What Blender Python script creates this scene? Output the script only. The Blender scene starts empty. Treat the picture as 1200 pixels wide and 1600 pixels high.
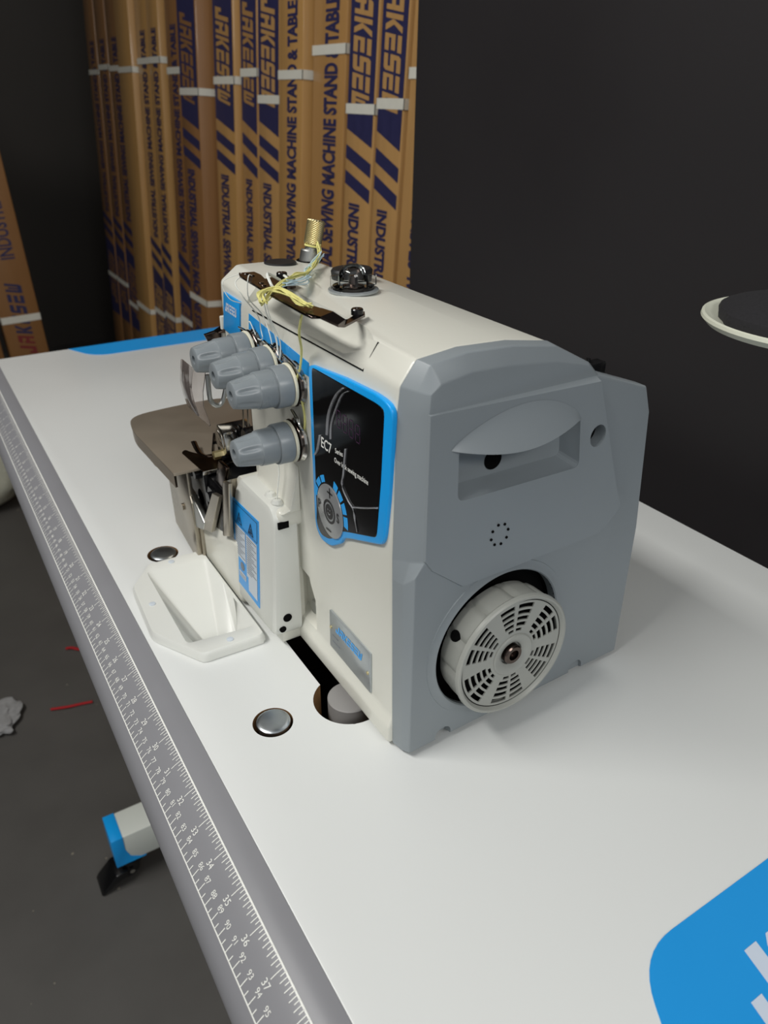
import bpy, bmesh, math, random
from mathutils import Vector, Matrix, noise as mnoise

# ---------------------------------------------------------------- camera, light, exposure
H = 0.75                      # table height: shapes below are written with the table top at z = 0
scene = bpy.context.scene
col = scene.collection
rad = math.radians
rnd = random.Random(7)

cam = bpy.data.cameras.new('camera')
cam_o = bpy.data.objects.new('camera', cam)
col.objects.link(cam_o)
cam.sensor_fit = 'VERTICAL'
cam.sensor_height = 24.0
cam.sensor_width = 18.0
cam.lens = 24.0 * 1190.76 / 1600.0
cam.clip_start = 0.01
cam_o.matrix_world = Matrix(((0.85284, 0.25114, -0.45781, -0.08715),
                             (-0.52217, 0.41556, -0.74475, -1.14836),
                             (0.00321, 0.87421, 0.48554, 0.36898 + H),
                             (0, 0, 0, 1)))
cam.dof.use_dof = True
cam.dof.focus_distance = 0.50
cam.dof.aperture_fstop = 8.0
scene.camera = cam_o

scene.view_settings.view_transform = 'Standard'
scene.view_settings.look = 'None'
scene.view_settings.gamma = 1.0
scene.view_settings.use_curve_mapping = False
scene.view_settings.exposure = 0.12

world = bpy.data.worlds.new('room_ambient')
scene.world = world
world.use_nodes = True
wbg = world.node_tree.nodes['Background']
wbg.inputs[0].default_value = (0.93, 0.97, 1.0, 1)
wbg.inputs[1].default_value = 0.36


def area(name, loc, target, sx, sy, power, color):
    l = bpy.data.lights.new(name, 'AREA')
    l.shape = 'RECTANGLE'
    l.size, l.size_y, l.energy, l.color = sx, sy, power, color
    o = bpy.data.objects.new(name, l)
    col.objects.link(o)
    o.location = Vector(loc) + Vector((0, 0, H))
    d = Vector(target) - Vector(loc)
    o.rotation_euler = d.to_track_quat('-Z', 'Y').to_euler()
    return o


area('ceiling_light_front', (-1.05, -0.55, 1.75), (0.15, -0.55, 0), 1.3, 0.22, 28, (1.0, 0.985, 0.95))
area('ceiling_light_row', (0.0, 0.55, 1.9), (0.1, 0.5, 0), 0.4, 1.2, 1.6, (1.0, 0.95, 0.86))
area('ceiling_light_rear', (-0.1, -3.1, 1.7), (0.2, -0.8, 0), 1.4, 0.5, 17, (1.0, 0.99, 0.97))


# ---------------------------------------------------------------- materials
def lin(c):
    c = c / 255.0
    return c / 12.92 if c <= 0.04045 else ((c + 0.055) / 1.055) ** 2.4


def rgb(r, g, b):
    return (lin(r), lin(g), lin(b), 1.0)


def mat(name, c, rough=0.5, metal=0.0, coat=0.0, var=0.05, scale=40.0, bump=0.0, bscale=600.0, spec=0.5,
        stretch=None, rvar=0.08):
    m = bpy.data.materials.new(name)
    m.use_nodes = True
    nt = m.node_tree
    b = nt.nodes['Principled BSDF']
    tc = nt.nodes.new('ShaderNodeTexCoord')
    src = tc.outputs['Object']
    if stretch:
        mp = nt.nodes.new('ShaderNodeMapping')
        mp.inputs['Scale'].default_value = stretch
        nt.links.new(src, mp.inputs['Vector'])
        src = mp.outputs['Vector']
    n = nt.nodes.new('ShaderNodeTexNoise')
    n.inputs['Scale'].default_value = scale
    n.inputs['Detail'].default_value = 4.0
    nt.links.new(src, n.inputs['Vector'])
    r = nt.nodes.new('ShaderNodeMapRange')
    r.inputs['To Min'].default_value = 1.0 - var
    r.inputs['To Max'].default_value = 1.0 + var
    nt.links.new(n.outputs['Fac'], r.inputs['Value'])
    mx = nt.nodes.new('ShaderNodeMix')
    mx.data_type = 'RGBA'
    mx.blend_type = 'MULTIPLY'
    mx.inputs['Factor'].default_value = 1.0
    mx.inputs['A'].default_value = c
    nt.links.new(r.outputs['Result'], mx.inputs['B'])
    nt.links.new(mx.outputs['Result'], b.inputs['Base Color'])
    rr = nt.nodes.new('ShaderNodeMapRange')
    rr.inputs['To Min'].default_value = max(0.02, rough - rvar)
    rr.inputs['To Max'].default_value = min(1.0, rough + rvar)
    nt.links.new(n.outputs['Fac'], rr.inputs['Value'])
    nt.links.new(rr.outputs['Result'], b.inputs['Roughness'])
    b.inputs['Metallic'].default_value = metal
    b.inputs['Coat Weight'].default_value = coat
    b.inputs['Coat Roughness'].default_value = 0.08
    b.inputs['Specular IOR Level'].default_value = spec
    if bump > 0:
        n2 = nt.nodes.new('ShaderNodeTexNoise')
        n2.inputs['Scale'].default_value = bscale
        n2.inputs['Detail'].default_value = 2.0
        nt.links.new(tc.outputs['Object'], n2.inputs['Vector'])
        bp = nt.nodes.new('ShaderNodeBump')
        bp.inputs['Strength'].default_value = bump
        bp.inputs['Distance'].default_value = 0.0005
        nt.links.new(n2.outputs['Fac'], bp.inputs['Height'])
        nt.links.new(bp.outputs['Normal'], b.inputs['Normal'])
    return m


def clear_mat(name, tint, gloss_rough=0.05, fac=0.25, haze=None, haze_fac=0.0):
    m = bpy.data.materials.new(name)
    m.use_nodes = True
    nt = m.node_tree
    nt.nodes.clear()
    out = nt.nodes.new('ShaderNodeOutputMaterial')
    tr = nt.nodes.new('ShaderNodeBsdfTransparent')
    tr.inputs[0].default_value = tint
    gl = nt.nodes.new('ShaderNodeBsdfGlossy')
    gl.inputs['Roughness'].default_value = gloss_rough
    lw = nt.nodes.new('ShaderNodeLayerWeight')
    lw.inputs['Blend'].default_value = fac
    n = nt.nodes.new('ShaderNodeTexNoise')
    n.inputs['Scale'].default_value = 90
    tc = nt.nodes.new('ShaderNodeTexCoord')
    nt.links.new(tc.outputs['Object'], n.inputs['Vector'])
    mx = nt.nodes.new('ShaderNodeMixShader')
    nt.links.new(lw.outputs['Fresnel'], mx.inputs[0])
    nt.links.new(gl.outputs[0], mx.inputs[2])
    if haze:
        df = nt.nodes.new('ShaderNodeBsdfDiffuse')
        df.inputs[0].default_value = haze
        m2 = nt.nodes.new('ShaderNodeMixShader')
        mr = nt.nodes.new('ShaderNodeMapRange')
        mr.inputs['To Min'].default_value = haze_fac * 0.6
        mr.inputs['To Max'].default_value = haze_fac * 1.4
        nt.links.new(n.outputs['Fac'], mr.inputs['Value'])
        nt.links.new(mr.outputs['Result'], m2.inputs[0])
        nt.links.new(tr.outputs[0], m2.inputs[1])
        nt.links.new(df.outputs[0], m2.inputs[2])
        nt.links.new(m2.outputs[0], mx.inputs[1])
    else:
        nt.links.new(tr.outputs[0], mx.inputs[1])
    nt.links.new(mx.outputs[0], out.inputs[0])
    return m


def floor_mat():
    m = mat('floor_dark_vinyl', rgb(84, 82, 79), 0.55, var=0.18, scale=9, bump=0.15, bscale=120)
    nt = m.node_tree
    b = nt.nodes['Principled BSDF']
    old = b.inputs['Base Color'].links[0].from_socket
    tc = nt.nodes.new('ShaderNodeTexCoord')
    v = nt.nodes.new('ShaderNodeTexVoronoi')
    v.inputs['Scale'].default_value = 26
    nt.links.new(tc.outputs['Object'], v.inputs['Vector'])
    n = nt.nodes.new('ShaderNodeTexNoise')
    n.inputs['Scale'].default_value = 13
    nt.links.new(tc.outputs['Object'], n.inputs['Vector'])
    ma = nt.nodes.new('ShaderNodeMath')
    ma.operation = 'MULTIPLY'
    ma.inputs[1].default_value = 0.11
    nt.links.new(n.outputs['Fac'], ma.inputs[0])
    lt = nt.nodes.new('ShaderNodeMath')
    lt.operation = 'LESS_THAN'
    nt.links.new(v.outputs['Distance'], lt.inputs[0])
    nt.links.new(ma.outputs[0], lt.inputs[1])
    gt = nt.nodes.new('ShaderNodeMath')
    gt.operation = 'GREATER_THAN'
    gt.inputs[1].default_value = 0.60
    sx = nt.nodes.new('ShaderNodeSeparateColor')
    nt.links.new(v.outputs['Color'], sx.inputs[0])
    nt.links.new(sx.outputs[0], gt.inputs[0])
    mu = nt.nodes.new('ShaderNodeMath')
    mu.operation = 'MULTIPLY'
    nt.links.new(lt.outputs[0], mu.inputs[0])
    nt.links.new(gt.outputs[0], mu.inputs[1])
    mx = nt.nodes.new('ShaderNodeMix')
    mx.data_type = 'RGBA'
    nt.links.new(mu.outputs[0], mx.inputs['Factor'])
    nt.links.new(old, mx.inputs['A'])
    mx.inputs['B'].default_value = rgb(128, 122, 110)
    nt.links.new(mx.outputs['Result'], b.inputs['Base Color'])
    return m


M = {}
M['floor'] = floor_mat()
M['wall'] = mat('wall_black_paint', rgb(32, 29, 31), 0.6, var=0.12, scale=3, bump=0.15, bscale=200)
M['wall_far'] = mat('far_wall_dark_paint', rgb(52, 47, 42), 0.6, var=0.12, scale=3, bump=0.15, bscale=200)
M['white_top'] = mat('white_laminate', rgb(226, 228, 226), 0.32, var=0.012, scale=6, bump=0.04, bscale=900)
M['chip'] = mat('chipboard', rgb(128, 92, 52), 0.9, var=0.4, scale=180, bump=0.6, bscale=500)
M['edge_grey'] = mat('grey_edge_band', rgb(139, 139, 143), 0.38, var=0.03, scale=30, bump=0.05, bscale=1500)
M['ink_white'] = mat('white_ink', rgb(244, 244, 238), 0.5, var=0.02)
M['blue'] = mat('blue_decal', rgb(36, 156, 232), 0.38, var=0.02, scale=20)
M['blue_plastic'] = mat('blue_plastic', rgb(24, 166, 246), 0.3, var=0.02, scale=20)
M['ink_pale'] = mat('pale_blue_white_ink', rgb(208, 220, 236), 0.5, var=0.03)
M['body'] = mat('cream_painted_casting', rgb(222, 221, 210), 0.3, var=0.015, scale=12, bump=0.12, bscale=420, coat=0.15)
M['cover_white'] = mat('white_plastic_cover', rgb(218, 219, 212), 0.35, var=0.015, scale=12, bump=0.04, bscale=900)
M['cover_grey'] = mat('grey_plastic_cover', rgb(141, 148, 152), 0.42, var=0.02, scale=15, bump=0.06, bscale=1400)
M['wheel'] = mat('warm_grey_plastic', rgb(166, 167, 160), 0.33, var=0.02, scale=15, bump=0.03, bscale=900)
M['black'] = mat('black_void', rgb(6, 6, 6), 0.8, var=0.1, spec=0.1)  # flat black standing in for shade inside holes and gaps
M['black_plastic'] = mat('black_plastic', rgb(18, 18, 19), 0.22, var=0.1)
M['black_rubber'] = mat('black_rubber', rgb(30, 30, 32), 0.5, var=0.1)
M['glass_black'] = mat('black_glass_panel', rgb(7, 7, 9), 0.13, var=0.05, rvar=0.03)
M['knob'] = mat('tension_knob_grey', rgb(136, 143, 147), 0.3, var=0.02, scale=60)
M['felt'] = mat('cream_felt', rgb(222, 218, 196), 0.9, var=0.08, scale=500, bump=0.4, bscale=2500)
M['chrome'] = mat('polished_steel', rgb(196, 194, 188), 0.14, metal=1.0, var=0.04)
M['steel'] = mat('brushed_steel', rgb(186, 187, 184), 0.42, metal=1.0, var=0.08, scale=160, stretch=(1, 8, 1))
M['zinc'] = mat('zinc_cap', rgb(190, 196, 200), 0.34, metal=1.0, var=0.12, scale=120)
M['dark_steel'] = mat('dark_nickel', rgb(96, 84, 78), 0.2, metal=1.0, var=0.1)
M['plate_steel'] = mat('satin_nickel_plate', rgb(172, 160, 144), 0.45, metal=0.75, var=0.04, scale=30)
M['throat_steel'] = mat('throat_plate_steel', rgb(88, 74, 62), 0.28, metal=1.0, var=0.08)
M['mech'] = mat('oiled_black_steel', rgb(26, 26, 28), 0.25, metal=0.6, var=0.3, scale=80)
M['tan_steel'] = mat('tan_nickel', rgb(168, 160, 146), 0.3, metal=0.9, var=0.05)
M['brass'] = mat('brass', rgb(222, 208, 160), 0.42, metal=1.0, var=0.06)
M['post'] = mat('grey_rubber_post', rgb(150, 148, 146), 0.6, var=0.05, scale=60)
M['name_silver'] = mat('silver_nameplate', rgb(178, 184, 186), 0.3, metal=0.55, var=0.05, scale=50)
M['label_grey'] = mat('pale_print', rgb(206, 214, 222), 0.5, var=0.03)
M['ink_grey'] = mat('grey_print', rgb(128, 134, 142), 0.6, var=0.1)
M['ink_dark'] = mat('dark_print', rgb(22, 40, 66), 0.6, var=0.1)
M['ink_purple'] = mat('unlit_digits', rgb(66, 34, 66), 0.3, var=0.1)
M['silver_btn'] = mat('silver_button', rgb(170, 172, 174), 0.3, metal=0.5, var=0.03)
M['film'] = clear_mat('pale_film_glint', (0.95, 0.95, 0.97, 1), 0.2, 0.35, (0.8, 0.81, 0.85, 1), 0.32)  # whitish haze: the creases' reflections put into the colour
M['clear'] = clear_mat('clear_acrylic', (0.96, 0.97, 0.97, 1), 0.03, 0.35)
M['guard'] = clear_mat('clear_pinkish_guard', (0.97, 0.95, 0.94, 1), 0.08, 0.35, (0.88, 0.74, 0.68, 1), 0.12)
M['tray'] = mat('white_tray_plastic', rgb(226, 227, 221), 0.36, var=0.02, scale=30, bump=0.05, bscale=900)
M['yellow_thread'] = mat('yellow_thread', rgb(228, 222, 142), 0.8, var=0.15, scale=900)
M['white_thread'] = mat('white_thread', rgb(232, 234, 226), 0.8, var=0.08, scale=900)
M['blue_thread'] = mat('pale_blue_thread', rgb(206, 228, 236), 0.8, var=0.08, scale=900)
M['red_thread'] = mat('red_thread', rgb(170, 22, 30), 0.8, var=0.15, scale=300)
M['strap'] = mat('white_strapping', rgb(222, 220, 208), 0.35, var=0.06, scale=60)
M['ink_navy'] = mat('navy_carton_print', rgb(44, 44, 82), 0.5, var=0.15, scale=60)
M['ink_red'] = mat('red_carton_print', rgb(120, 40, 40), 0.6, var=0.15, scale=60)
for k, c in enumerate(((180, 138, 82), (172, 130, 78), (186, 144, 90), (142, 101, 60))):  # last tone: board darkened, shade of the far cartons put into its colour
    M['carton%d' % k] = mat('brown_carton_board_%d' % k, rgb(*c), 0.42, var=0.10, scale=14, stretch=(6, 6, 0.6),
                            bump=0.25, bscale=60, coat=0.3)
M['foam'] = mat('black_foam', rgb(34, 33, 36), 0.95, var=0.5, scale=700, bump=1.0, bscale=420)
M['dish'] = mat('cream_plastic', rgb(224, 226, 208), 0.35, var=0.02, scale=20)
M['wrap'] = mat('white_plastic_wrap', rgb(206, 206, 188), 0.28, var=0.08, scale=25, coat=0.4, bump=0.5, bscale=45)
M['lint'] = mat('grey_lint', rgb(148, 148, 148), 0.9, var=0.3, scale=120)
M['white_metal'] = mat('white_powder_coat', rgb(216, 220, 212), 0.4, var=0.02)


# ---------------------------------------------------------------- mesh helpers
class B:
    """collects geometry of one mesh; mi = material slot of the faces that follow"""

    def __init__(self):
        self.bm = bmesh.new()

    def face(self, pts, mi=0):
        f = self.bm.faces.new([self.bm.verts.new(p) for p in pts])
        f.material_index = mi
        return f

    def prism(self, pts, axis, a, b, mi=0, bevel=0.0, seg=2, inset_b=0.0):
        def P(u, v, h):
            return {'x': (h, u, v), 'y': (u, h, v), 'z': (u, v, h)}[axis]
        bm = bmesh.new()
        lo = [bm.verts.new(P(u, v, a)) for u, v in pts]
        q = pts
        if inset_b:
            q = inset(pts, inset_b)
        hi = [bm.verts.new(P(u, v, b)) for u, v in q]
        n = len(pts)
        bm.faces.new(lo)
        bm.faces.new(list(reversed(hi)))
        for i in range(n):
            bm.faces.new((lo[i], lo[(i + 1) % n], hi[(i + 1) % n], hi[i]))
        self.merge(bm, mi, bevel, seg)

    def box(self, x0, x1, y0, y1, z0, z1, mi=0, bevel=0.0, seg=2):
        self.prism([(x0, y0), (x1, y0), (x1, y1), (x0, y1)], 'z', z0, z1, mi, bevel, seg)

    def merge(self, bm, mi=0, bevel=0.0, seg=2, ang=25, matrix=None, smooth=True):
        bmesh.ops.recalc_face_normals(bm, faces=bm.faces)
        if bevel > 0:
            ed = [e for e in bm.edges if len(e.link_faces) == 2 and e.calc_face_angle(0) > rad(ang)]
            bmesh.ops.bevel(bm, geom=ed, offset=bevel, segments=seg, profile=0.5, affect='EDGES', clamp_overlap=True)
        if matrix is not None:
            bm.transform(matrix)
        mp = {}
        for v in bm.verts:
            mp[v] = self.bm.verts.new(v.co)
        for f in bm.faces:
            try:
                g = self.bm.faces.new([mp[v] for v in f.verts])
                g.material_index = mi if mi is not None else f.material_index
            except ValueError:
                pass
        bm.free()

    def lathe(self, prof, axis='z', center=(0, 0, 0), seg=32, mi=0, mod=None, matrix=None, cap=True):
        """prof: (radius, height) list along the axis"""
        bm = bmesh.new()
        rings = []
        for k, (r, h) in enumerate(prof):
            ring = []
            for i in range(seg):
                t = 2 * math.pi * i / seg
                rr = r if mod is None else mod(r, h, t, k)
                u, v = rr * math.cos(t), rr * math.sin(t)
                p = {'x': (h, u, v), 'y': (u, h, v), 'z': (u, v, h)}[axis]
                ring.append(bm.verts.new(Vector(p) + Vector(center)))
            rings.append(ring)
        for a, b in zip(rings[:-1], rings[1:]):
            for i in range(seg):
                bm.faces.new((a[i], a[(i + 1) % seg], b[(i + 1) % seg], b[i]))
        if cap:
            bm.faces.new(rings[0])
            bm.faces.new(list(reversed(rings[-1])))
        self.merge(bm, mi, matrix=matrix)

    def loft(self, rings, mi=0, bevel=0.0, seg=2, ang=25):
        bm = bmesh.new()
        rr = [[bm.verts.new(p) for p in r] for r in rings]
        n = len(rr[0])
        for a, b in zip(rr[:-1], rr[1:]):
            for i in range(n):
                bm.faces.new((a[i], a[(i + 1) % n], b[(i + 1) % n], b[i]))
        bm.faces.new(rr[0])
        bm.faces.new(list(reversed(rr[-1])))
        self.merge(bm, mi, bevel, seg, ang)

    def tube(self, pts, r, seg=6, mi=0, flat=1.0, closed=False):
        pts = [Vector(p) for p in pts]
        bm = bmesh.new()
        rings = []
        up = Vector((0.13, 0.27, 0.95))
        for i, p in enumerate(pts):
            d = (pts[min(i + 1, len(pts) - 1)] - pts[max(i - 1, 0)]).normalized()
            a = d.cross(up)
            if a.length < 1e-4:
                a = d.cross(Vector((1, 0, 0)))
            a.normalize()
            b = d.cross(a).normalized()
            rings.append([bm.verts.new(p + a * (r * math.cos(t)) + b * (r * flat * math.sin(t)))
                          for t in [2 * math.pi * k / seg for k in range(seg)]])
        for a, b in zip(rings[:-1], rings[1:]):
            for i in range(seg):
                bm.faces.new((a[i], a[(i + 1) % seg], b[(i + 1) % seg], b[i]))
        bm.faces.new(rings[0])
        bm.faces.new(list(reversed(rings[-1])))
        self.merge(bm, mi)

    def flat(self, polys, mapf, mi=0):
        for poly in polys:
            try:
                self.face([mapf(u, v) for u, v in poly], mi)
            except ValueError:
                pass

    def text(self, s, size, mapf, mi=0, bold=0.0, align='LEFT'):
        vs, fs = text_geo(s, align, bold)
        new = [self.bm.verts.new(mapf(x * size, y * size)) for x, y in vs]
        for f in fs:
            try:
                g = self.bm.faces.new([new[i] for i in f])
                g.material_index = mi
            except ValueError:
                pass


_tc = {}


def text_geo(s, align='LEFT', bold=0.0):
    key = (s, align, bold)
    if key in _tc:
        return _tc[key]
    cu = bpy.data.curves.new('lettering', 'FONT')
    cu.body = s
    cu.size = 1.0
    cu.align_x = align
    cu.offset = bold
    cu.resolution_u = 3
    o = bpy.data.objects.new('lettering', cu)
    col.objects.link(o)
    dg = bpy.context.evaluated_depsgraph_get()
    me = bpy.data.meshes.new_from_object(o.evaluated_get(dg))
    out = ([(v.co.x, v.co.y) for v in me.vertices], [list(p.vertices) for p in me.polygons])
    bpy.data.objects.remove(o)
    bpy.data.curves.remove(cu)
    bpy.data.meshes.remove(me)
    _tc[key] = out
    return out


# squared, italic logo lettering: strokes of each letter in a unit cell
LOGO = {
    'J': [[(.55, 0), (.9, 0), (.9, 1), (.55, 1)], [(.0, 0), (.55, 0), (.55, .26), (.0, .26)], [(0, .26), (.3, .26), (.3, .46), (0, .46)]],
    'A': [[(.0, 0), (.28, 0), (.28, .62), (.0, .62)], [(.0, .74), (.9, .74), (.9, 1), (.14, 1), (.0, .86)],
          [(.62, 0), (.9, 0), (.9, .74), (.62, .74)], [(.28, .30), (.62, .30), (.62, .52), (.28, .52)]],
    'K': [[(.0, 0), (.28, 0), (.28, 1), (.0, 1)], [(.28, .44), (.60, 1), (.94, 1), (.56, .5), (.94, 0), (.60, 0)]],
    'E': [[(.0, .76), (.9, .76), (.9, 1), (.0, 1)], [(.0, .38), (.84, .38), (.84, .62), (.0, .62)], [(.0, 0), (.9, 0), (.9, .24), (.0, .24)],
          [(.0, .24), (.2, .24), (.2, .38), (.0, .38)]],
    'S': [[(.0, .76), (.9, .76), (.9, 1), (.12, 1), (.0, .88)], [(.0, .38), (.9, .38), (.9, .62), (.0, .62)],
          [(.0, 0), (.78, 0), (.9, .12), (.9, .24), (.0, .24)], [(.0, .62), (.26, .62), (.26, .76), (.0, .76)],
          [(.64, .24), (.9, .24), (.9, .38), (.64, .38)]],
    'W': [[(.0, .0), (.26, 0), (.26, 1), (.0, 1)], [(.26, 0), (.82, 0), (.94, .12), (.94, .24), (.26, .24)],
          [(.68, .24), (.94, .24), (.94, 1), (.68, 1)], [(.37, .24), (.56, .24), (.56, .8), (.37, .8)]],
}


def logo(bl, mapf, length, height, mi, slant=0.25, word='JAKESEW'):
    n = len(word)
    pitch = (length - slant * height) / n
    for k, ch in enumerate(word):
        for poly in LOGO[ch]:
            bl.flat([[(k * pitch + u * pitch * 0.95 + slant * v * height, v * height) for u, v in poly]], mapf, mi)


def inset(pts, d):
    """move a polygon's corners inwards by d"""
    n = len(pts)
    ar = sum(pts[i][0] * pts[(i + 1) % n][1] - pts[(i + 1) % n][0] * pts[i][1] for i in range(n))
    s = 1 if ar > 0 else -1
    out = []
    for i in range(n):
        p0, p1, p2 = Vector(pts[i - 1]), Vector(pts[i]), Vector(pts[(i + 1) % n])
        a, b = (p1 - p0).normalized(), (p2 - p1).normalized()
        na, nb = Vector((-a.y, a.x)) * s, Vector((-b.y, b.x)) * s
        m = (na + nb)
        m = m / max(0.3, m.length_squared / 2)
        out.append(tuple(p1 + m * d))
    return out


def rounded(pts, r, seg=5):
    """round the corners of a polygon"""
    out = []
    n = len(pts)
    for i in range(n):
        p0, p1, p2 = Vector(pts[i - 1]), Vector(pts[i]), Vector(pts[(i + 1) % n])
        rr = r[i] if isinstance(r, (list, tuple)) else r
        if rr <= 0:
            out.append(tuple(p1))
            continue
        d0 = min(rr, (p0 - p1).length * 0.45)
        d2 = min(rr, (p2 - p1).length * 0.45)
        a, b = p1 + (p0 - p1).normalized() * d0, p1 + (p2 - p1).normalized() * d2
        for k in range(seg + 1):
            t = k / seg
            out.append(tuple(a * (1 - t) ** 2 + p1 * 2 * t * (1 - t) + b * t * t))
    return out


def circle(cx, cy, r, n=32, ry=None):
    ry = ry or r
    return [(cx + r * math.cos(2 * math.pi * i / n), cy + ry * math.sin(2 * math.pi * i / n)) for i in range(n)]


def bez(pts, n=8):
    """smooth path through points"""
    P = [Vector(p) for p in pts]
    out = []
    for i in range(len(P) - 1):
        p0, p1, p2, p3 = P[max(i - 1, 0)], P[i], P[i + 1], P[min(i + 2, len(P) - 1)]
        for k in range(n):
            t = k / n
            out.append(0.5 * ((2 * p1) + (p2 - p0) * t + (2 * p0 - 5 * p1 + 4 * p2 - p3) * t * t + (3 * p1 - p0 - 3 * p2 + p3) * t ** 3))
    out.append(P[-1])
    return out


BASE = {}


def finish(o, bl, mats, base, smooth=32):
    bm = bl.bm
    if base is not None:
        bmesh.ops.translate(bm, verts=bm.verts, vec=-Vector(base))
    me = o.data
    bm.to_mesh(me)
    bm.free()
    for m in (mats if isinstance(mats, (list, tuple)) else [mats]):
        me.materials.append(M[m])
    if smooth:
        me.polygons.foreach_set('use_smooth', [True] * len(me.polygons))
        me.set_sharp_from_angle(angle=rad(smooth))
    me.update()


def thing(name, label, cat, base=(0, 0, 0), group=None):
    o = bpy.data.objects.new(name, None)
    o.empty_display_size = 0.02
    col.objects.link(o)
    o.location = Vector(base) + Vector((0, 0, H))
    o['label'] = label
    o['category'] = cat
    if group:
        o['group'] = group
    BASE[o.name] = Vector(base)
    return o


def part(name, bl, mats, parent, label=None, smooth=32, stuff=False):
    """shapes come in table coordinates; the part sits under its thing (or under another part)"""
    o = bpy.data.objects.new(name, bpy.data.meshes.new(name))
    col.objects.link(o)
    o.parent = parent
    BASE[o.name] = BASE[parent.name]
    finish(o, bl, mats, BASE[parent.name], smooth)
    if label:
        o['label'] = label
    if stuff:
        o['kind'] = 'stuff'
    return o


def solo(name, bl, mats, label, cat, group=None, smooth=32):
    o = bpy.data.objects.new(name, bpy.data.meshes.new(name))
    col.objects.link(o)
    vs = [v.co for v in bl.bm.verts]
    b = Vector(((min(v.x for v in vs) + max(v.x for v in vs)) / 2, (min(v.y for v in vs) + max(v.y for v in vs)) / 2, min(v.z for v in vs)))
    finish(o, bl, mats, b, smooth)
    o.location = b + Vector((0, 0, H))
    o['label'] = label
    o['category'] = cat
    if group:
        o['group'] = group
    BASE[o.name] = b
    return o


def structure(name, bl, mats, label, cat):
    o = solo(name, bl, mats, label, cat)
    o['kind'] = 'structure'
    return o


def cut(o, cutters, ang=30):
    """carve the shapes of B builders (table coordinates) out of a finished mesh object"""
    base = BASE[o.name]
    for bl in cutters:
        me = bpy.data.meshes.new('cutter')
        bmesh.ops.translate(bl.bm, verts=bl.bm.verts, vec=-base)
        bmesh.ops.recalc_face_normals(bl.bm, faces=bl.bm.faces)
        bl.bm.to_mesh(me)
        bl.bm.free()
        c = bpy.data.objects.new('cutter', me)
        col.objects.link(c)
        c.matrix_world = o.matrix_world
        tmp = bpy.data.objects.new('work', o.data)
        col.objects.link(tmp)
        md = tmp.modifiers.new('b', 'BOOLEAN')
        md.operation = 'DIFFERENCE'
        md.solver = 'EXACT'
        md.use_self = True
        md.object = c
        c.matrix_world = Matrix()
        bpy.context.view_layer.update()
        dg = bpy.context.evaluated_depsgraph_get()
        new = bpy.data.meshes.new_from_object(tmp.evaluated_get(dg))
        old = o.data
        bpy.data.objects.remove(tmp)
        bpy.data.objects.remove(c)
        bpy.data.meshes.remove(me)
        o.data = new
        bpy.data.meshes.remove(old)
        new.name = o.name
    new = o.data
    new.polygons.foreach_set('use_smooth', [True] * len(new.polygons))
    new.set_sharp_from_angle(angle=rad(ang))


FZ = -H                       # floor level in table coordinates

# ---------------------------------------------------------------- setting
b = B(); b.box(-3.2, 1.2, -3.4, 3.0, FZ - 0.05, FZ)
structure('floor', b, 'floor', 'dark grey speckled vinyl floor', 'floor')
b = B(); b.box(-3.2, 1.2, 2.86, 2.96, FZ, 2.0)
structure('wall_far', b, 'wall_far', 'black painted far wall beyond the table', 'wall')
b = B(); b.box(-3.2, 1.2, -1.2, 3.0, 2.05, 2.12)  # added overhead occluder, cuts ambient light at the far end
structure('ceiling_occluder', b, 'wall_far', 'added unseen dark cover overhead, dimming the far half of the room', 'ceiling_occluder')
b = B(); b.box(-3.3, -3.2, -1.2, 3.0, FZ, 2.05)  # added side occluder, out of view, keeps ambient light off the far corner
structure('wall_left_occluder', b, 'wall_far', 'added unseen dark wall on the left, dimming the far corner', 'wall')
b = B(); b.box(0.88, 0.98, -0.6, 2.86, FZ, 2.0)
structure('wall_back', b, 'wall', 'black wall behind the row of brown cartons', 'wall')
b = B()
b.prism([(-3.2, FZ), (-0.0865, FZ), (-0.1151, 0.4743), (-0.152, 2.0), (-3.2, 2.0)], 'x', 0.60, 0.63)
structure('wall_right', b, 'wall', 'black wall panel on the right behind the machine', 'wall')

# ---------------------------------------------------------------- table
W, YF, YN = 0.4976, 0.1435, -1.09
table = thing('sewing_table', 'long white sewing machine table with grey ruler edge and blue corner decals', 'table', (0.23, -0.47, FZ))

b = B()
b.box(0.0, W, YN, YF, -0.04, 0.0, bevel=0.0012)
top = part('table_top', b, ['white_top', 'chip'], table, 'white laminate top')
cs = []
c = B(); c.prism(rounded([(0.0905, -0.82), (0.285, -0.82), (0.285, -0.55), (0.0905, -0.55)], 0.004), 'z', -0.06, 0.02, mi=1); cs.append(c)
c = B(); c.prism(circle(0.1017, -0.7962, 0.025, 48), 'z', -0.06, 0.02, mi=1); cs.append(c)
c = B(); c.prism([(0.022, -0.695), (0.0775, -0.695), (0.0775, -0.585), (0.022, -0.585)], 'z', -0.06, 0.02, mi=1); cs.append(c)
c = B(); c.prism(circle(0.0469, -0.79, 0.0135, 40), 'z', -0.06, 0.02, mi=1); cs.append(c)
c = B(); c.prism(circle(0.0485, -0.5454, 0.0137, 40), 'z', -0.06, 0.02, mi=1); cs.append(c)
cut(top, cs)

NOSE = [(0.0, 0.0), (-0.0075, -0.0006), (-0.0148, -0.0030), (-0.0200, -0.0056), (-0.0250, -0.0088), (-0.0300, -0.0125),
        (-0.0348, -0.0167), (-0.0390, -0.0215), (-0.0415, -0.0270), (-0.0425, -0.0330), (-0.0415, -0.0390), (-0.037, -0.043), (-0.028, -0.044)]


def nose_path():
    P = bez([(x, 0, z) for x, z in NOSE], 3)
    return [(p.x, p.z) for p in P]


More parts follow.
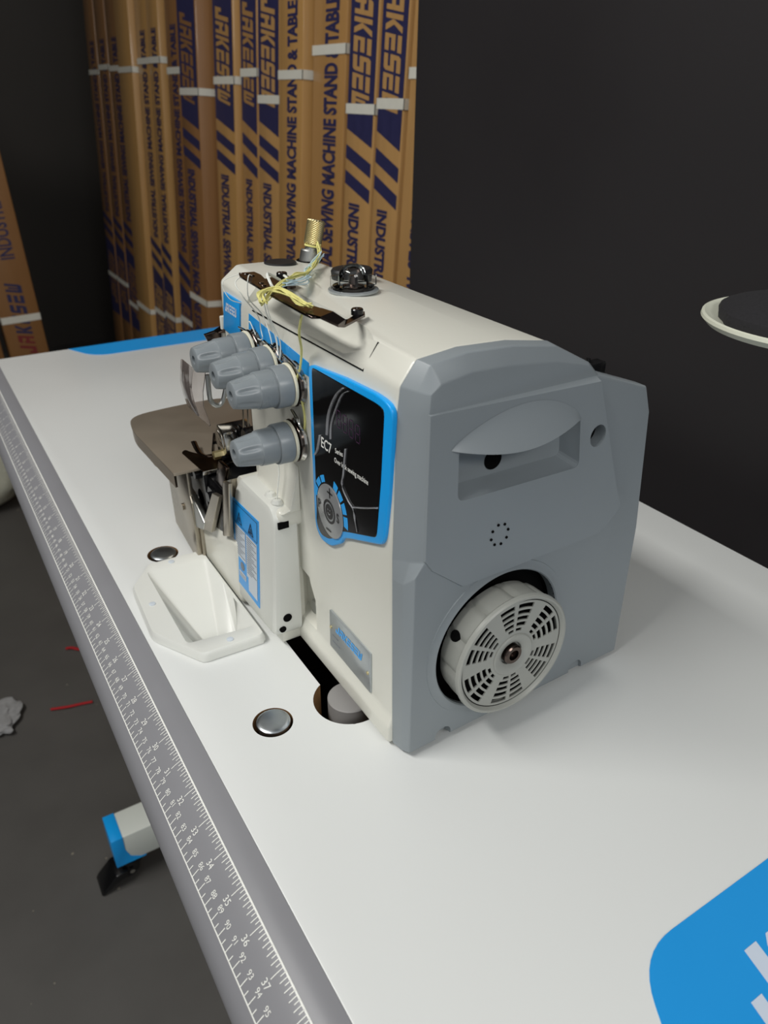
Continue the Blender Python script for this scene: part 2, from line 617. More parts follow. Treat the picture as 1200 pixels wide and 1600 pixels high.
NP = nose_path()
b = B()
pts = NP + [(0.0, -0.044)]
b.prism(pts, 'y', YN, YF)
part('edge_moulding', b, 'edge_grey', table, 'grey rounded front edge band', smooth=40)

# ruler printed on the rounded edge: s runs from the centimetre line (0) to the inch line
seg_pts = [(-0.0348, -0.0167), (-0.0300, -0.0125), (-0.0250, -0.0088), (-0.0200, -0.0056), (-0.0148, -0.0030)]
_P = [p for p in NP if -0.0349 <= p[0] <= -0.0147 and p[1] > -0.0175]
_P.sort()
_L = [0.0]
for i in range(1, len(_P)):
    _L.append(_L[-1] + math.hypot(_P[i][0] - _P[i - 1][0], _P[i][1] - _P[i - 1][1]))
SL = _L[-1]


def on_nose(s):
    i = 0
    while i < len(_L) - 2 and s > _L[i + 1]:
        i += 1
    t = (s - _L[i]) / (_L[i + 1] - _L[i])
    x = _P[i][0] + t * (_P[i + 1][0] - _P[i][0])
    z = _P[i][1] + t * (_P[i + 1][1] - _P[i][1])
    dx, dz = _P[i + 1][0] - _P[i][0], _P[i + 1][1] - _P[i][1]
    l = math.hypot(dx, dz)
    return x - dz / l * 0.00025, z + dx / l * 0.00025


def rul(y0):
    def f(u, v):          # u along the ruler towards the near end, v across towards the table
        x, z = on_nose(v)
        return (x, y0 - u, z)
    return f


b = B()


def strip(y0, y1, s0, s1, n=1):
    for k in range(n):
        a, c_ = s0 + (s1 - s0) * k / n, s0 + (s1 - s0) * (k + 1) / n
        xa, za = on_nose(a)
        xb, zb = on_nose(c_)
        b.face([(xa, y0, za), (xa, y1, za), (xb, y1, zb), (xb, y0, zb)])


strip(0.02, YN + 0.03, -0.0003, 0.0005)
strip(0.02, YN + 0.03, SL - 0.0006, SL + 0.0004)
for i in range(0, 202):
    y = -i * 0.005
    ln = 0.0058 if i % 2 == 0 else 0.0036
    strip(y - 0.0003, y + 0.0003, 0.0, ln, 2)
for i in range(0, 401):
    y = -i * 0.00254
    if i % 10 == 0:
        ln = 0.0082
    else:
        ln = 0.0052 if i % 2 == 0 else 0.0034
    strip(y - 0.00026, y + 0.00026, SL - ln, SL, 2)
for k in range(1, 101):
    b.text(str(k), 0.0047, lambda u, v, k=k: rul(-k * 0.01)(u, v + 0.0064), 0, 0.0, 'CENTER')
for k in range(1, 41):
    b.text(str(k), 0.0056, lambda u, v, k=k: rul(-k * 0.0254)(u, v + SL - 0.0132), 0, 0.0, 'CENTER')
part('ruler_scale', b, 'ink_white', table, 'white printed ruler in centimetres and inches', smooth=0)

# corner decals
b = B()
far = rounded([(0.1075, YF - 0.001), (0.135, 0.082), (0.365, 0.076), (0.395, YF - 0.001)], [0, 0.03, 0.03, 0], 8)
b.prism(far, 'z', -0.0002, 0.0003)
part('corner_decal', b, 'blue', table, 'plain blue decal on far end')
b = B()
near = rounded([(0.100, YN + 0.0015), (0.1345, -1.0258), (0.385, -1.0258), (0.415, YN + 0.0015)], [0, 0.024, 0.024, 0], 8)
b.prism(near, 'z', -0.0002, 0.0003)
logo(b, lambda u, v: (0.1580 + u, -1.0835 + v, 0.0005), 0.20, 0.0318, 1, slant=0.25)
part('corner_decal', b, ['blue', 'ink_pale'], table, 'blue decal with pale lettering on near end')

# stand: two feet with blue end caps and casters
for yc in (-0.246, -0.70):
    y0, y1 = yc - 0.027, yc + 0.026
    zt = -0.64
    b = B(); b.box(-0.0195, 0.50, y0, y1, zt - 0.0575, zt, bevel=0.002)
    foot = part('foot_bar', b, 'white_metal', table, 'white steel foot bar')
    b = B()
    b.prism([(-0.0372, zt + 0.0006), (-0.0192, zt + 0.0006), (-0.0192, zt - 0.028), (-0.013, zt - 0.046), (0.004, zt - 0.0575), (0.010, zt - 0.0597),
             (-0.0372, zt - 0.0597)], 'y', y0 - 0.0007, y1 + 0.0007, bevel=0.0012)
    part('end_cap', b, 'blue_plastic', foot, 'blue plastic end cap')
    b = B(); b.box(0.33, 0.41, yc - 0.02, yc + 0.02, zt, -0.04)
    part('upright', b, 'white_metal', table)
    for xc in (-0.012, 0.44):
        b = B()
        b.lathe([(0.011, zt - 0.058), (0.012, zt - 0.066), (0.02, zt - 0.068), (0.021, zt - 0.073)], 'z', (xc, yc - 0.003, 0), 20)
        for s in (-1, 1):
            b.prism([(xc - 0.022, zt - 0.071), (xc + 0.014, zt - 0.071), (xc + 0.006, zt - 0.094), (xc - 0.016, zt - 0.096)], 'y',
                    yc - 0.003 + s * 0.013 - 0.0015, yc - 0.003 + s * 0.013 + 0.0015, bevel=0.0008)
        cst = part('caster', b, 'black_plastic', table, 'black locking caster')
        b = B()
        b.lathe([(0.006, -0.010), (0.0165, -0.010), (0.0185, -0.007), (0.0185, 0.007), (0.0165, 0.010), (0.006, 0.010)], 'y', (xc - 0.008, yc - 0.003, FZ + 0.0188), 28)
        part('wheel', b, 'black_rubber', cst)
        b = B()
        b.prism([(xc - 0.010, zt - 0.076), (xc - 0.030, zt - 0.078), (xc - 0.052, zt - 0.100), (xc - 0.057, zt - 0.1075), (xc - 0.052, zt - 0.1085), (xc - 0.030, zt - 0.096), (xc - 0.010, zt - 0.090)],
                'y', yc - 0.027, yc + 0.014, bevel=0.003)
        b.lathe([(0.0035, -0.020), (0.0035, 0.016)], 'y', (xc - 0.016, yc - 0.003, zt - 0.078), 12)
        part('brake_pedal', b, 'black_plastic', cst)
        b = B()
        b.lathe([(0.004, -0.0195), (0.0035, -0.0175)], 'y', (xc - 0.004, yc - 0.003, FZ + 0.022), 12)
        part('axle_bolt', b, 'chrome', cst)

# mounting hardware sunk in the table
for nm, (cx, cy), lab in (('n', (0.0469, -0.7896), 'round steel cap in the table in front of the machine handwheel end'),
                          ('f', (0.0485, -0.5454), 'round steel cap in the table beside the far end of the white tray')):
    b = B()
    b.lathe([(0.0100, -0.04), (0.0100, -0.003), (0.0113, -0.002), (0.0116, -0.0006), (0.0113, 0.0004), (0.0102, 0.0012), (0.0085, 0.0015), (0.001, 0.0016)],
            'z', (cx + 0.0006, cy, 0), 40)
    solo('steel_cap', b, 'zinc', lab, 'steel cap')
b = B()
b.lathe([(0.0158, -0.06), (0.0158, -0.0058), (0.0150, -0.0050), (0.001, -0.0050)], 'z', (0.1055, -0.790, 0), 40)
solo('support_post', b, 'post', 'grey round support post in the table hole under the machine corner', 'support post')
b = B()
b.box(0.018, 0.30, -0.84, -0.53, -0.075, -0.061)  # black sheet supplying the darkness seen through the cut-out
solo('dark_void_sheet', b, 'black_plastic', 'black sheet added under the table cut-out to keep the void below the machine dark', 'dark sheet')

# white chip tray
tray = thing('chip_tray', 'white plastic chip tray screwed to the table in front of the machine', 'tray', (0.045, -0.64, 0.0))
b = B()
outer = rounded([(0.030, -0.566), (0.008, -0.594), (0.0035, -0.664), (0.0285, -0.7095), (0.0775, -0.711), (0.0780, -0.568)], [0.003, 0.006, 0.006, 0.003, 0.004, 0.003], 5)
innr = [(0.0255, -0.5815), (0.0235, -0.689), (0.0745, -0.695), (0.0752, -0.5845)]
bm = bmesh.new()


def ringz(pts, z):
    return [bm.verts.new((x, y, z)) for x, y in pts]


n = 48


def resample(pts, n):
    L = [0]
    for i in range(len(pts)):
        a, c_ = Vector(pts[i]), Vector(pts[(i + 1) % len(pts)])
        L.append(L[-1] + (c_ - a).length)
    out = []
    for k in range(n):
        t = L[-1] * k / n
        i = max(j for j in range(len(pts)) if L[j] <= t + 1e-9)
        a, c_ = Vector(pts[i]), Vector(pts[(i + 1) % len(pts)])
        out.append(tuple(a.lerp(c_, (t - L[i]) / max(1e-9, L[i + 1] - L[i]))))
    return out


def polar(pts, n, c=(0.048, -0.638)):
    """n points of the outline at equal angles round c, starting at angle 0"""
    out = []
    for k in range(n):
        t = 2 * math.pi * k / n
        d = Vector((math.cos(t), math.sin(t)))
        best = None
        for i in range(len(pts)):
            a, e = Vector(pts[i]) - Vector(c), Vector(pts[(i + 1) % len(pts)]) - Vector(pts[i])
            den = d.x * e.y - d.y * e.x
            if abs(den) < 1e-12:
                continue
            s = (a.x * e.y - a.y * e.x) / den
            w = (a.x * d.y - a.y * d.x) / den
            if s > 0 and -1e-6 <= w <= 1 + 1e-6 and (best is None or s > best):
                best = s
        out.append((c[0] + d.x * best, c[1] + d.y * best))
    return out


NN = 160
o_ = polar(outer, NN)
i_ = polar(rounded(innr, 0.004, 4), NN)
bot = polar(rounded([(0.0290, -0.6700), (0.0285, -0.6865), (0.0690, -0.6895), (0.0690, -0.6730)], 0.001, 3), NN, (0.0485, -0.6795))
r0 = ringz(o_, 0.0003)
r1 = ringz(o_, 0.0050)
r2 = ringz([tuple(Vector(p).lerp(Vector((0.048, -0.638)), 0.030)) for p in o_], 0.0078)
r3 = ringz([tuple(Vector(p).lerp(Vector((0.048, -0.638)), -0.035)) for p in i_], 0.0080)
r4 = ringz(i_, 0.0066)
r5 = ringz(bot, -0.020)
r6 = ringz(bot, -0.040)
for A, C in zip((r0, r1, r2, r3, r4, r5), (r1, r2, r3, r4, r5, r6)):
    for i in range(NN):
        bm.faces.new((A[i], A[(i + 1) % NN], C[(i + 1) % NN], C[i]))
bm.faces.new(r6)
b.merge(bm, 0)
part('tray_body', b, 'tray', tray, smooth=40)
for cx, cy in ((0.0155, -0.628), (0.052, -0.7025), (0.048, -0.575)):
    b = B()
    b.lathe([(0.0026, 0.0072), (0.0026, 0.0084), (0.0012, 0.0087)], 'z', (cx, cy, 0), 14)
    part('screw', b, 'label_grey', tray)

# ---------------------------------------------------------------- the overlock machine
mc = thing('overlock_sewing_machine', 'cream and grey overlock sewing machine with black control panel and vented handwheel', 'sewing machine', (0.19, -0.74, 0.0))

# casting: cross-sections (x, z) from the near seam to the far end
near = [(.1012, .0025), (.1005, .006), (.1005, .016), (.1038, .024), (.1035, .13), (.104, .226), (.1061, .2408), (.1155, .2532), (.1394, .2560), (.1704, .2548), (.2000, .2500),
        (.226, .236), (.262, .19), (.275, .11), (.275, .0025)]
midr = [(.1012, .0025), (.1005, .006), (.1005, .016), (.1038, .024), (.104, .13), (.104, .236), (.1055, .2440), (.1165, .2562), (.1420, .2580), (.1760, .2562), (.2000, .2520),
        (.226, .238), (.262, .19), (.275, .11), (.275, .0025)]
farr = [(.1012, .0025), (.1005, .006), (.1005, .016), (.1038, .024), (.104, .13), (.104, .240), (.1045, .2488), (.1176, .2585), (.1435, .2582), (.1780, .2558), (.1860, .2500),
        (.205, .238), (.240, .19), (.255, .11), (.255, .0025)]
b = B()
b.loft([[(x, -0.8485, z) for x, z in near], [(x, -0.66, z) for x, z in midr], [(x, -0.6105, z) for x, z in farr]], bevel=0.0022, seg=3, ang=14)
body = part('body_casting', b, ['body'], mc, 'cream painted metal body')
cs = []
c = B(); c.prism(rounded([(-0.652, 0.068), (-0.652, 0.1995), (-0.50, 0.1995), (-0.50, 0.068)], [0.012, 0.012, 0, 0]), 'x', 0.05, 0.172); cs.append(c)
# scooped channel along the front top edge under the thread guide
c = B(); c.lathe([(0.0150, -0.658), (0.0150, -0.7900), (0.0085, -0.8110)], 'y', (0.1068, 0, 0.2572), 56); cs.append(c)
# thin lid seam
# scoop at the foot of the column
c = B()
c.loft([[(0.099, -0.752, 0.022), (0.099, -0.722, 0.020), (0.099, -0.722, 0.070), (0.099, -0.742, 0.068), (0.099, -0.752, 0.052)],
        [(0.116, -0.728, 0.030), (0.112, -0.715, 0.028), (0.112, -0.715, 0.066), (0.115, -0.725, 0.060), (0.116, -0.728, 0.045)]]); cs.append(c)
cut(body, cs)

b = B()
b.loft([[(.10415, -.668, .2392), (.1052, -.668, .2392), (.1052, -.668, .2397), (.10415, -.668, .2397)], [(.1052, -.8135, .2392), (.1062, -.8135, .2392), (.1062, -.8135, .2397), (.1052, -.8135, .2397)]])
b.loft([[(.1051, -.8131, .2392), (.1051, -.8135, .2392), (.1066, -.8135, .2392), (.1066, -.8131, .2392)], [(.1147, -.8131, .2534), (.1147, -.8135, .2534), (.1165, -.8135, .2524), (.1165, -.8131, .2524)]])
part('lid_seam', b, 'black', mc)

# lower casting blocks in front of the column and under the work plate
b = B()
b.prism(rounded([(-0.7225, 0.003), (-0.7225, 0.108), (-0.718, 0.1185), (-0.66, 0.1185), (-0.652, 0.110), (-0.652, 0.003)], 0.004, 3), 'x', 0.0862, 0.106, bevel=0.003, seg=2)
b.prism([(-0.66, 0.003), (-0.66, 0.062), (-0.60, 0.056), (-0.562, 0.030), (-0.562, 0.003)], 'x', 0.0785, 0.25, bevel=0.004, seg=3)
b.prism([(-0.7285, 0.105), (-0.7285, 0.118), (-0.665, 0.118), (-0.645, 0.1000), (-0.652, 0.09), (-0.70, 0.09)], 'x', 0.0875, 0.12, bevel=0.004, seg=3)
b.prism([(0.1035, 0.1165), (0.1035, 0.150), (0.0955, 0.1185), (0.0885, 0.1165)], 'y', -0.73, -0.672, bevel=0.001)
part('casting_ledge', b, 'body', mc)
for yy, xx in ((-0.7045, 0.0925), (-0.7165, 0.0918)):
    b = B()
    b.lathe([(0.0040, 0.1180), (0.0042, 0.1200), (0.0030, 0.1222), (0.0012, 0.1228), (0.0008, 0.1220)], 'z', (xx, yy, 0), 20)
    part('thread_eyelet', b, 'cover_white', mc)

# dark gap marker beside the front cover
b = B(); b.box(0.0864, 0.0942, -0.7290, -0.7276, 0.1055, 0.1105)
part('cover_latch_gap', b, 'black', mc)
b = B(); b.lathe([(0.0055, 0.1075), (0.0055, 0.1135), (0.003, 0.114)], 'x', (0, -0.733, 0.036), 18)
part('pocket_screw', b, 'steel', mc)

# front looper cover with its warning label
def fx(z, d=0.0):
    return 0.0780 + 0.052 * z + d


b = B()
ol = rounded([(-0.727, 0.0125), (-0.728, 0.110), (-0.7205, 0.1200), (-0.6655, 0.1195), (-0.654, 0.105), (-0.642, 0.058), (-0.600, 0.046), (-0.565, 0.022), (-0.565, 0.0045)],
             [0.009, 0.006, 0.006, 0.004, 0.004, 0.004, 0.006, 0.006, 0.002], 4)
b.loft([[(0.1005 - 0.02 * (z < 0.0), y, z) for y, z in ol], [(fx(z) + 0.0045, y, z) for y, z in ol], [(fx(z) + 0.0012, y, z) for y, z in inset(ol, 0.0014)], [(fx(z), y, z) for y, z in inset(ol, 0.0042)]], bevel=0.0)
lc = part('looper_cover', b, 'cover_white', mc, 'white front cover with blue warning label')
b = B()
lab = [(-0.651, 0.0245), (-0.6515, 0.0975), (-0.7018, 0.0998), (-0.6985, 0.0235)]


def onlab(u, v, d=0.0006):        # u along, v up, both 0..1
    a = Vector(lab[0]).lerp(Vector(lab[3]), u)
    c_ = Vector(lab[1]).lerp(Vector(lab[2]), u)
    p = a.lerp(c_, v)
    return (fx(p.y) - d, p.x, p.y)


def lrect(u0, v0, u1, v1, d, mi):
    b.face([onlab(u0, v0, d), onlab(u1, v0, d), onlab(u1, v1, d), onlab(u0, v1, d)], mi)


bm2 = bmesh.new()
q = [onlab(u, v, 0.0) for u, v in ((0, 0), (1, 0), (1, 1), (0, 1))]
q2 = [onlab(u, v, 0.0004) for u, v in ((0, 0), (1, 0), (1, 1), (0, 1))]
va = [bm2.verts.new(p) for p in q]
vb = [bm2.verts.new(p) for p in q2]
bm2.faces.new(va); bm2.faces.new(list(reversed(vb)))
for i in range(4):
    bm2.faces.new((va[i], va[(i + 1) % 4], vb[(i + 1) % 4], vb[i]))
b.merge(bm2, 0)
lrect(0.08, 0.345, 0.485, 0.72, 0.0006, 1)
lrect(0.515, 0.22, 0.93, 0.72, 0.0006, 1)
lrect(0.58, 0.06, 0.93, 0.22, 0.0006, 1)
for k in range(13):
    v = 0.69 - k * 0.026
    lrect(0.10, v, 0.46 - 0.08 * ((k * 7) % 3), v + 0.010, 0.0008, 2)
for k in range(17):
    v = 0.69 - k * 0.026
    lrect(0.545, v, 0.91 - 0.09 * ((k * 5) % 3), v + 0.010, 0.0008, 2)
for u0 in (0.16, 0.60):
    for w_, s_ in ((0.018, 1.0),):
        tri = [(u0, 0.76), (u0 + 0.21, 0.76), (u0 + 0.105, 0.90)]
        ti = [(u0 + 0.035, 0.772), (u0 + 0.175, 0.772), (u0 + 0.105, 0.872)]
        for i in range(3):
            j = (i + 1) % 3
            b.face([onlab(*tri[i], 0.0007), onlab(*tri[j], 0.0007), onlab(*ti[j], 0.0007), onlab(*ti[i], 0.0007)], 3)
lrect(0.695, 0.785, 0.72, 0.835, 0.0008, 3)
lrect(0.66, 0.78, 0.75, 0.80, 0.0008, 3)
lrect(0.25, 0.785, 0.28, 0.835, 0.0008, 3)
for u0, v0, u1, v1 in ((0.05, 0.965, 0.95, 0.972), (0.05, 0.742, 0.95, 0.748), (0.05, 0.742, 0.062, 0.972), (0.938, 0.742, 0.95, 0.972)):
    lrect(u0, v0, u1, v1, 0.0007, 3)
lrect(0.20, 0.12, 0.47, 0.19, 0.0006, 1)
b.flat([circle(0.33, 0.265, 0.08, 16, 0.05)], lambda u, v: onlab(u, v, 0.0006), 2)
for k in range(2):
    lrect(0.22, 0.135 + 0.024 * k, 0.45, 0.143 + 0.024 * k, 0.0008, 2)
part('warning_label', b, ['blue', 'label_grey', 'ink_grey', 'ink_dark'], lc, 'blue and grey warning label', smooth=0)
for xx, zz, r in ((0.0890, 0.0295, 0.0034), (0.0848, 0.0205, 0.0026)):
    b = B(); b.lathe([(r, -0.72765), (r, -0.7262)], 'y', (xx, 0, zz), 20)
    part('cover_hole', b, 'black', lc)

# tan channel at the left side of the looper cover
b = B()
b.prism([(-0.6535, .113), (-0.6665, .1165), (-0.6555, .066), (-0.640, .059)], 'x', 0.0755, 0.0790, bevel=0.0008)
b.prism([(-0.6535, .113), (-0.6560, .1142), (-0.6430, .0600), (-0.640, .059)], 'x', 0.0755, 0.0890, bevel=0.0006)
part('guide_channel', b, 'tan_steel', mc, 'tan metal channel')

# front panel under the plate, work plate, throat plate
b = B()
b.prism([(-0.517, 0.012), (-0.512, 0.092), (-0.574, 0.092), (-0.574, 0.066), (-0.578, 0.060), (-0.577, 0.002), (-0.565, 0.002)], 'x', 0.0715, 0.0755, bevel=0.0006)
b.prism([(-0.580, 0.003), (-0.580, 0.056), (-0.569, 0.060), (-0.569, 0.003)], 'x', 0.0755, 0.090, bevel=0.001)
b.lathe([(0.0035, 0.0700), (0.0032, 0.0708), (0.003, 0.0715)], 'x', (0, -0.551, 0.045), 14)
part('front_panel_plate', b, 'tan_steel', mc, 'nickel front plate under the work plate')
b = B()
b.prism([(-0.505, -0.0), (-0.505, 0.088), (-0.470, 0.088), (-0.475, 0.02)], 'x', 0.082, 0.10, bevel=0.002)
b.box(0.060, 0.075, -0.520, -0.485, 0.072, 0.088, bevel=0.003)
part('bed_end', b, 'tan_steel', mc)

b = B()
ol = rounded([(0.0535, -0.6025), (0.0500, -0.50), (0.0560, -0.4640), (0.100, -0.4590), (0.152, -0.4600), (0.180, -0.50), (0.180, -0.6025)],
             [0.001, 0.012, 0.022, 0.03, 0.02, 0.01, 0.001], 6)
b.prism(ol, 'z', 0.1008, 0.1035, bevel=0.0009, seg=2)
sk = [p for p in ol if p[0] < 0.075 or p[1] > -0.475]
skirt = inset(ol, 0.0006)
bm3 = bmesh.new()
nn = len(ol)
lo = [bm3.verts.new((x, y, 0.1012)) for x, y in skirt]
zz = [0.0905 if (x < 0.12) else 0.099 for x, y in ol]
hi = [bm3.verts.new((x, y, z)) for (x, y), z in zip(inset(ol, 0.0008), zz)]
lo2 = [bm3.verts.new((x, y, 0.1012)) for x, y in inset(ol, 0.0026)]
hi2 = [bm3.verts.new((x, y, z)) for (x, y), z in zip(inset(ol, 0.0026), zz)]
for i in range(nn):
    j = (i + 1) % nn
    if abs(ol[i][1] + 0.6025) < 0.0008 and abs(ol[j][1] + 0.6025) < 0.0008:
        continue
    bm3.faces.new((lo[i], lo[j], hi[j], hi[i]))
    bm3.faces.new((lo2[i], hi2[i], hi2[j], lo2[j]))
    bm3.faces.new((hi[i], hi[j], hi2[j], hi2[i]))
b.merge(bm3)
wp = part('work_plate', b, 'plate_steel', mc, 'satin nickel work plate')
b = B()
ol = rounded([(0.0715, -0.5680), (0.0762, -0.5645), (0.0790, -0.5720), (0.0860, -0.5830), (0.098, -0.5850), (0.108, -0.5830), (0.112, -0.6030), (0.0988, -0.6060), (0.0890, -0.6126), (0.0745, -0.6130)],
             [0.003, 0.003, 0.003, 0.004, 0.002, 0, 0.003, 0.002, 0.001, 0.001], 4)
b.prism(ol, 'z', 0.1035, 0.1045, bevel=0.0004, seg=1)
part('throat_plate', b, 'throat_steel', wp, 'darker throat plate')
b = B()
b.prism([(0.0742, -0.6128), (0.0890, -0.6124), (0.0988, -0.6058), (0.0992, -0.6074), (0.0893, -0.6142), (0.0736, -0.6145)], 'z', 0.1015, 0.1048, bevel=0.0004)
part('plate_lip', b, 'chrome', wp)

# dark mechanism below and behind the plate
CARR = [(-0.5565, 0.0600), (-0.5756, 0.0670), (-0.5921, 0.0590), (-0.6025, 0.0524), (-0.5965, 0.0432), (-0.5689, 0.0333), (-0.5608, 0.0435)]
KNIFE = [(-0.6310, 0.0935), (-0.6465, 0.0975), (-0.6155, 0.0503), (-0.5900, 0.0410)]
b = B()
b.box(0.086, 0.168, -0.648, -0.578, 0.060, 0.1005, bevel=0.002)
b.prism([(-0.552, 0.092), (-0.556, 0.066), (-0.585, 0.062), (-0.600, 0.048), (-0.645, 0.060), (-0.645, 0.0995), (-0.552, 0.0995)], 'x', 0.0785, 0.100, bevel=0.002)
b.box(0.110, 0.168, -0.651, -0.612, 0.098, 0.116, bevel=0.002)
b.lathe([(0.0085, 0.0765), (0.0085, 0.088)], 'x', (0, -0.618, 0.084), 6)
b.lathe([(0.004, 0.074), (0.004, 0.088)], 'x', (0, -0.618, 0.084), 16)
b.lathe([(0.0035, 0.074), (0.0045, 0.082)], 'x', (0, -0.588, 0.091), 12)
b.lathe([(0.003, 0.072), (0.0035, 0.082)], 'x', (0, -0.581, 0.096), 12)
b.lathe([(0.0075, 0.0785), (0.0075, 0.09)], 'x', (0, -0.585, 0.068), 22)
b.box(0.074, 0.088, -0.575, -0.566, 0.083, 0.098, bevel=0.002)
b.box(0.076, 0.084, -0.610, -0.604, 0.070, 0.100, bevel=0.001)
part('looper_mechanism', b, 'mech', mc, 'oily dark mechanism under the plate')
b = B()
b.prism(CARR, 'x', 0.0728, 0.0780, bevel=0.0012)
part('looper_carrier', b, 'steel', mc, 'steel looper carrier', smooth=15)
b = B()
b.prism(KNIFE, 'x', 0.0738, 0.0775, bevel=0.0004)
part('lower_knife', b, 'tan_steel', mc, 'slanting steel knife', smooth=15)
b = B()
b.prism([(-0.636, 0.122), (-0.652, 0.122), (-0.640, 0.098), (-0.622, 0.098)], 'x', 0.0800, 0.0830, bevel=0.0006)
part('upper_knife', b, 'dark_steel', mc)

# presser foot and needle group
b = B()
b.prism(rounded([(-0.5880, 0.1075), (-0.5840, 0.1230), (-0.5920, 0.1330), (-0.6050, 0.1285), (-0.6090, 0.1140), (-0.6010, 0.1060)], 0.0015, 2), 'x', 0.0965, 0.122, bevel=0.0012)
b.prism(rounded([(-0.5905, 0.1120), (-0.5875, 0.1215), (-0.5930, 0.1285), (-0.6020, 0.1250), (-0.6050, 0.1150)], 0.001, 2), 'x', 0.0955, 0.0975, bevel=0.0006)
part('presser_foot_block', b, 'chrome', mc, 'polished presser foot block')
b = B()
b.tube(bez([(0.0840, -0.5650, 0.1100), (0.0828, -0.5760, 0.1078), (0.0830, -0.5850, 0.1068), (0.0865, -0.5945, 0.1072), (0.0935, -0.5985, 0.1090)], 6), 0.0024, 8, flat=0.35)
part('chip_guard_horn', b, 'dark_steel', mc, 'curved dark metal horn')
b = B(); b.lathe([(0.0036, 0.0885), (0.0036, 0.0965)], 'x', (0, -0.5995, 0.1095), 6)
part('brass_nut', b, 'brass', mc)
b = B()
b.box(0.094, 0.106, -0.6030, -0.590, 0.1046, 0.1090, bevel=0.001)
b2_ = B()
b2_.prism([(0.1075, -0.5460), (0.1180, -0.5495), (0.1180, -0.5515), (0.1085, -0.5485), (0.1020, -0.5620), (0.1075, -0.5660), (0.1070, -0.5680), (0.1005, -0.5640), (0.0945, -0.5810), (0.0935, -0.5805)], 'z', 0.1038, 0.1056)
part('foot_frame', b2_, 'mech', mc)
part('presser_foot', b, 'mech', mc)
for k in range(5):
    b = B()
    b.box(0.1005 + 0.003 * k, 0.1022 + 0.003 * k, -0.622, -0.612, 0.128 + 0.0015 * (k % 2), 0.1345 + 0.0015 * (k % 3), bevel=0.0005)
    part('clamp_screw', b, 'mech', mc)
b = B()
b.lathe([(0.0062, 0.0985), (0.0075, 0.1), (0.0075, 0.112)], 'x', (0, -0.6462, 0.1405), 24)
part('foot_lift_boss', b, 'mech', mc)
b = B()
b.tube([(0.111, -0.632, 0.200), (0.111, -0.632, 0.168)], 0.0036, 12)
b.box(0.1045, 0.1165, -0.6365, -0.6275, 0.1600, 0.1690, bevel=0.0012)
b.box(0.1065, 0.1095, -0.6460, -0.6440, 0.146, 0.198)
b.box(0.1050, 0.1080, -0.6515, -0.6490, 0.150, 0.198)
for dx in (-0.0022, 0.0016):
    b.tube([(0.109 + dx, -0.628, 0.161), (0.109 + dx, -0.622, 0.122)], 0.0006, 6)
part('needle_bar', b, 'tan_steel', mc, 'needle clamp with two thin needles')
b = B()
b.tube(bez([(0.0700, -0.665, 0.2000), (0.0697, -0.665, 0.1834), (0.0728, -0.665, 0.1779), (0.0764, -0.665, 0.1774), (0.0798, -0.665, 0.1824), (0.0850, -0.665, 0.1990)], 6), 0.0017, 8)
part('wire_loop', b, 'steel', mc)
b = B()
gp = [(0.0689, 0.1975), (0.0650, 0.1820), (0.0660, 0.1712), (0.0682, 0.1610), (0.0758, 0.1519), (0.0765, 0.1532), (0.0730, 0.1680), (0.0738, 0.1786), (0.0760, 0.1871), (0.0781, 0.1975)]
b.prism(gp, 'y', -0.6395, -0.6378, bevel=0.0004)
b.prism([(0.0676, 0.1975), (0.0650, 0.1820), (0.0660, 0.1712), (0.0682, 0.1610), (0.0694, 0.1610), (0.0672, 0.1712), (0.0662, 0.1820), (0.0688, 0.1975)], 'y', -0.6378, -0.615, bevel=0.0003)
part('eye_guard', b, 'guard', mc, 'clear plastic eye guard')
b = B()
b.prism([(0.0905, 0.2095), (0.0985, 0.2110), (0.1050, 0.2110), (0.1050, 0.1960), (0.0965, 0.1950)], 'y', -0.606, -0.602, bevel=0.0005)
b.prism([(0.0985, 0.2110), (0.1050, 0.2140), (0.1050, 0.2110)], 'y', -0.613, -0.602, bevel=0.0004)
part('needle_bar_shield', b, 'dark_steel', mc)
b = B(); b.box(0.1025, 0.118, -0.6105, -0.6065, 0.196, 0.2225, bevel=0.0008)
part('end_cover', b, 'body', mc)

# grey side cover with handle recess
def fy(x):
    return -0.8636 + (x - 0.108) * 0.034


A = [(.104, .002), (.1027, .1285), (.1025, .142), (.1044, .226), (.1061, .2412), (.1155, .2536), (.1394, .2563), (.1704, .2550), (.2000, .2503), (.2265, .2365), (.2335, .2290), (.277, .213), (.2845, .195), (.293, .11), (.2945, .003)]
Bq = [(.1052, .0028), (.1040, .1295), (.1085, .1430), (.1095, .2280), (.1108, .2402), (.1175, .2528), (.1394, .2558), (.1690, .2546), (.1985, .2500), (.2255, .2362), (.2330, .2286), (.277, .213), (.2840, .195), (.2925, .11), (.2940, .0035)]
Cq = [(.1074, .0045), (.1077, .1358), (.1141, .1440), (.1140, .2310), (.1146, .2400), (.1205, .2440), (.1394, .2467), (.1638, .2458), (.1980, .2420), (.2235, .2355), (.2315, .2278), (.276, .2115), (.2815, .1945), (.2909, .1103), (.2925, .0050)]
b = B()
yB = [-0.8575] * 15
b.loft([[(x, -0.8480, z) for x, z in A], [(x, y, z) for (x, z), y in zip(Bq, yB)], [(x, fy(x), z) for x, z in Cq]], bevel=0.0008, seg=2, ang=12)
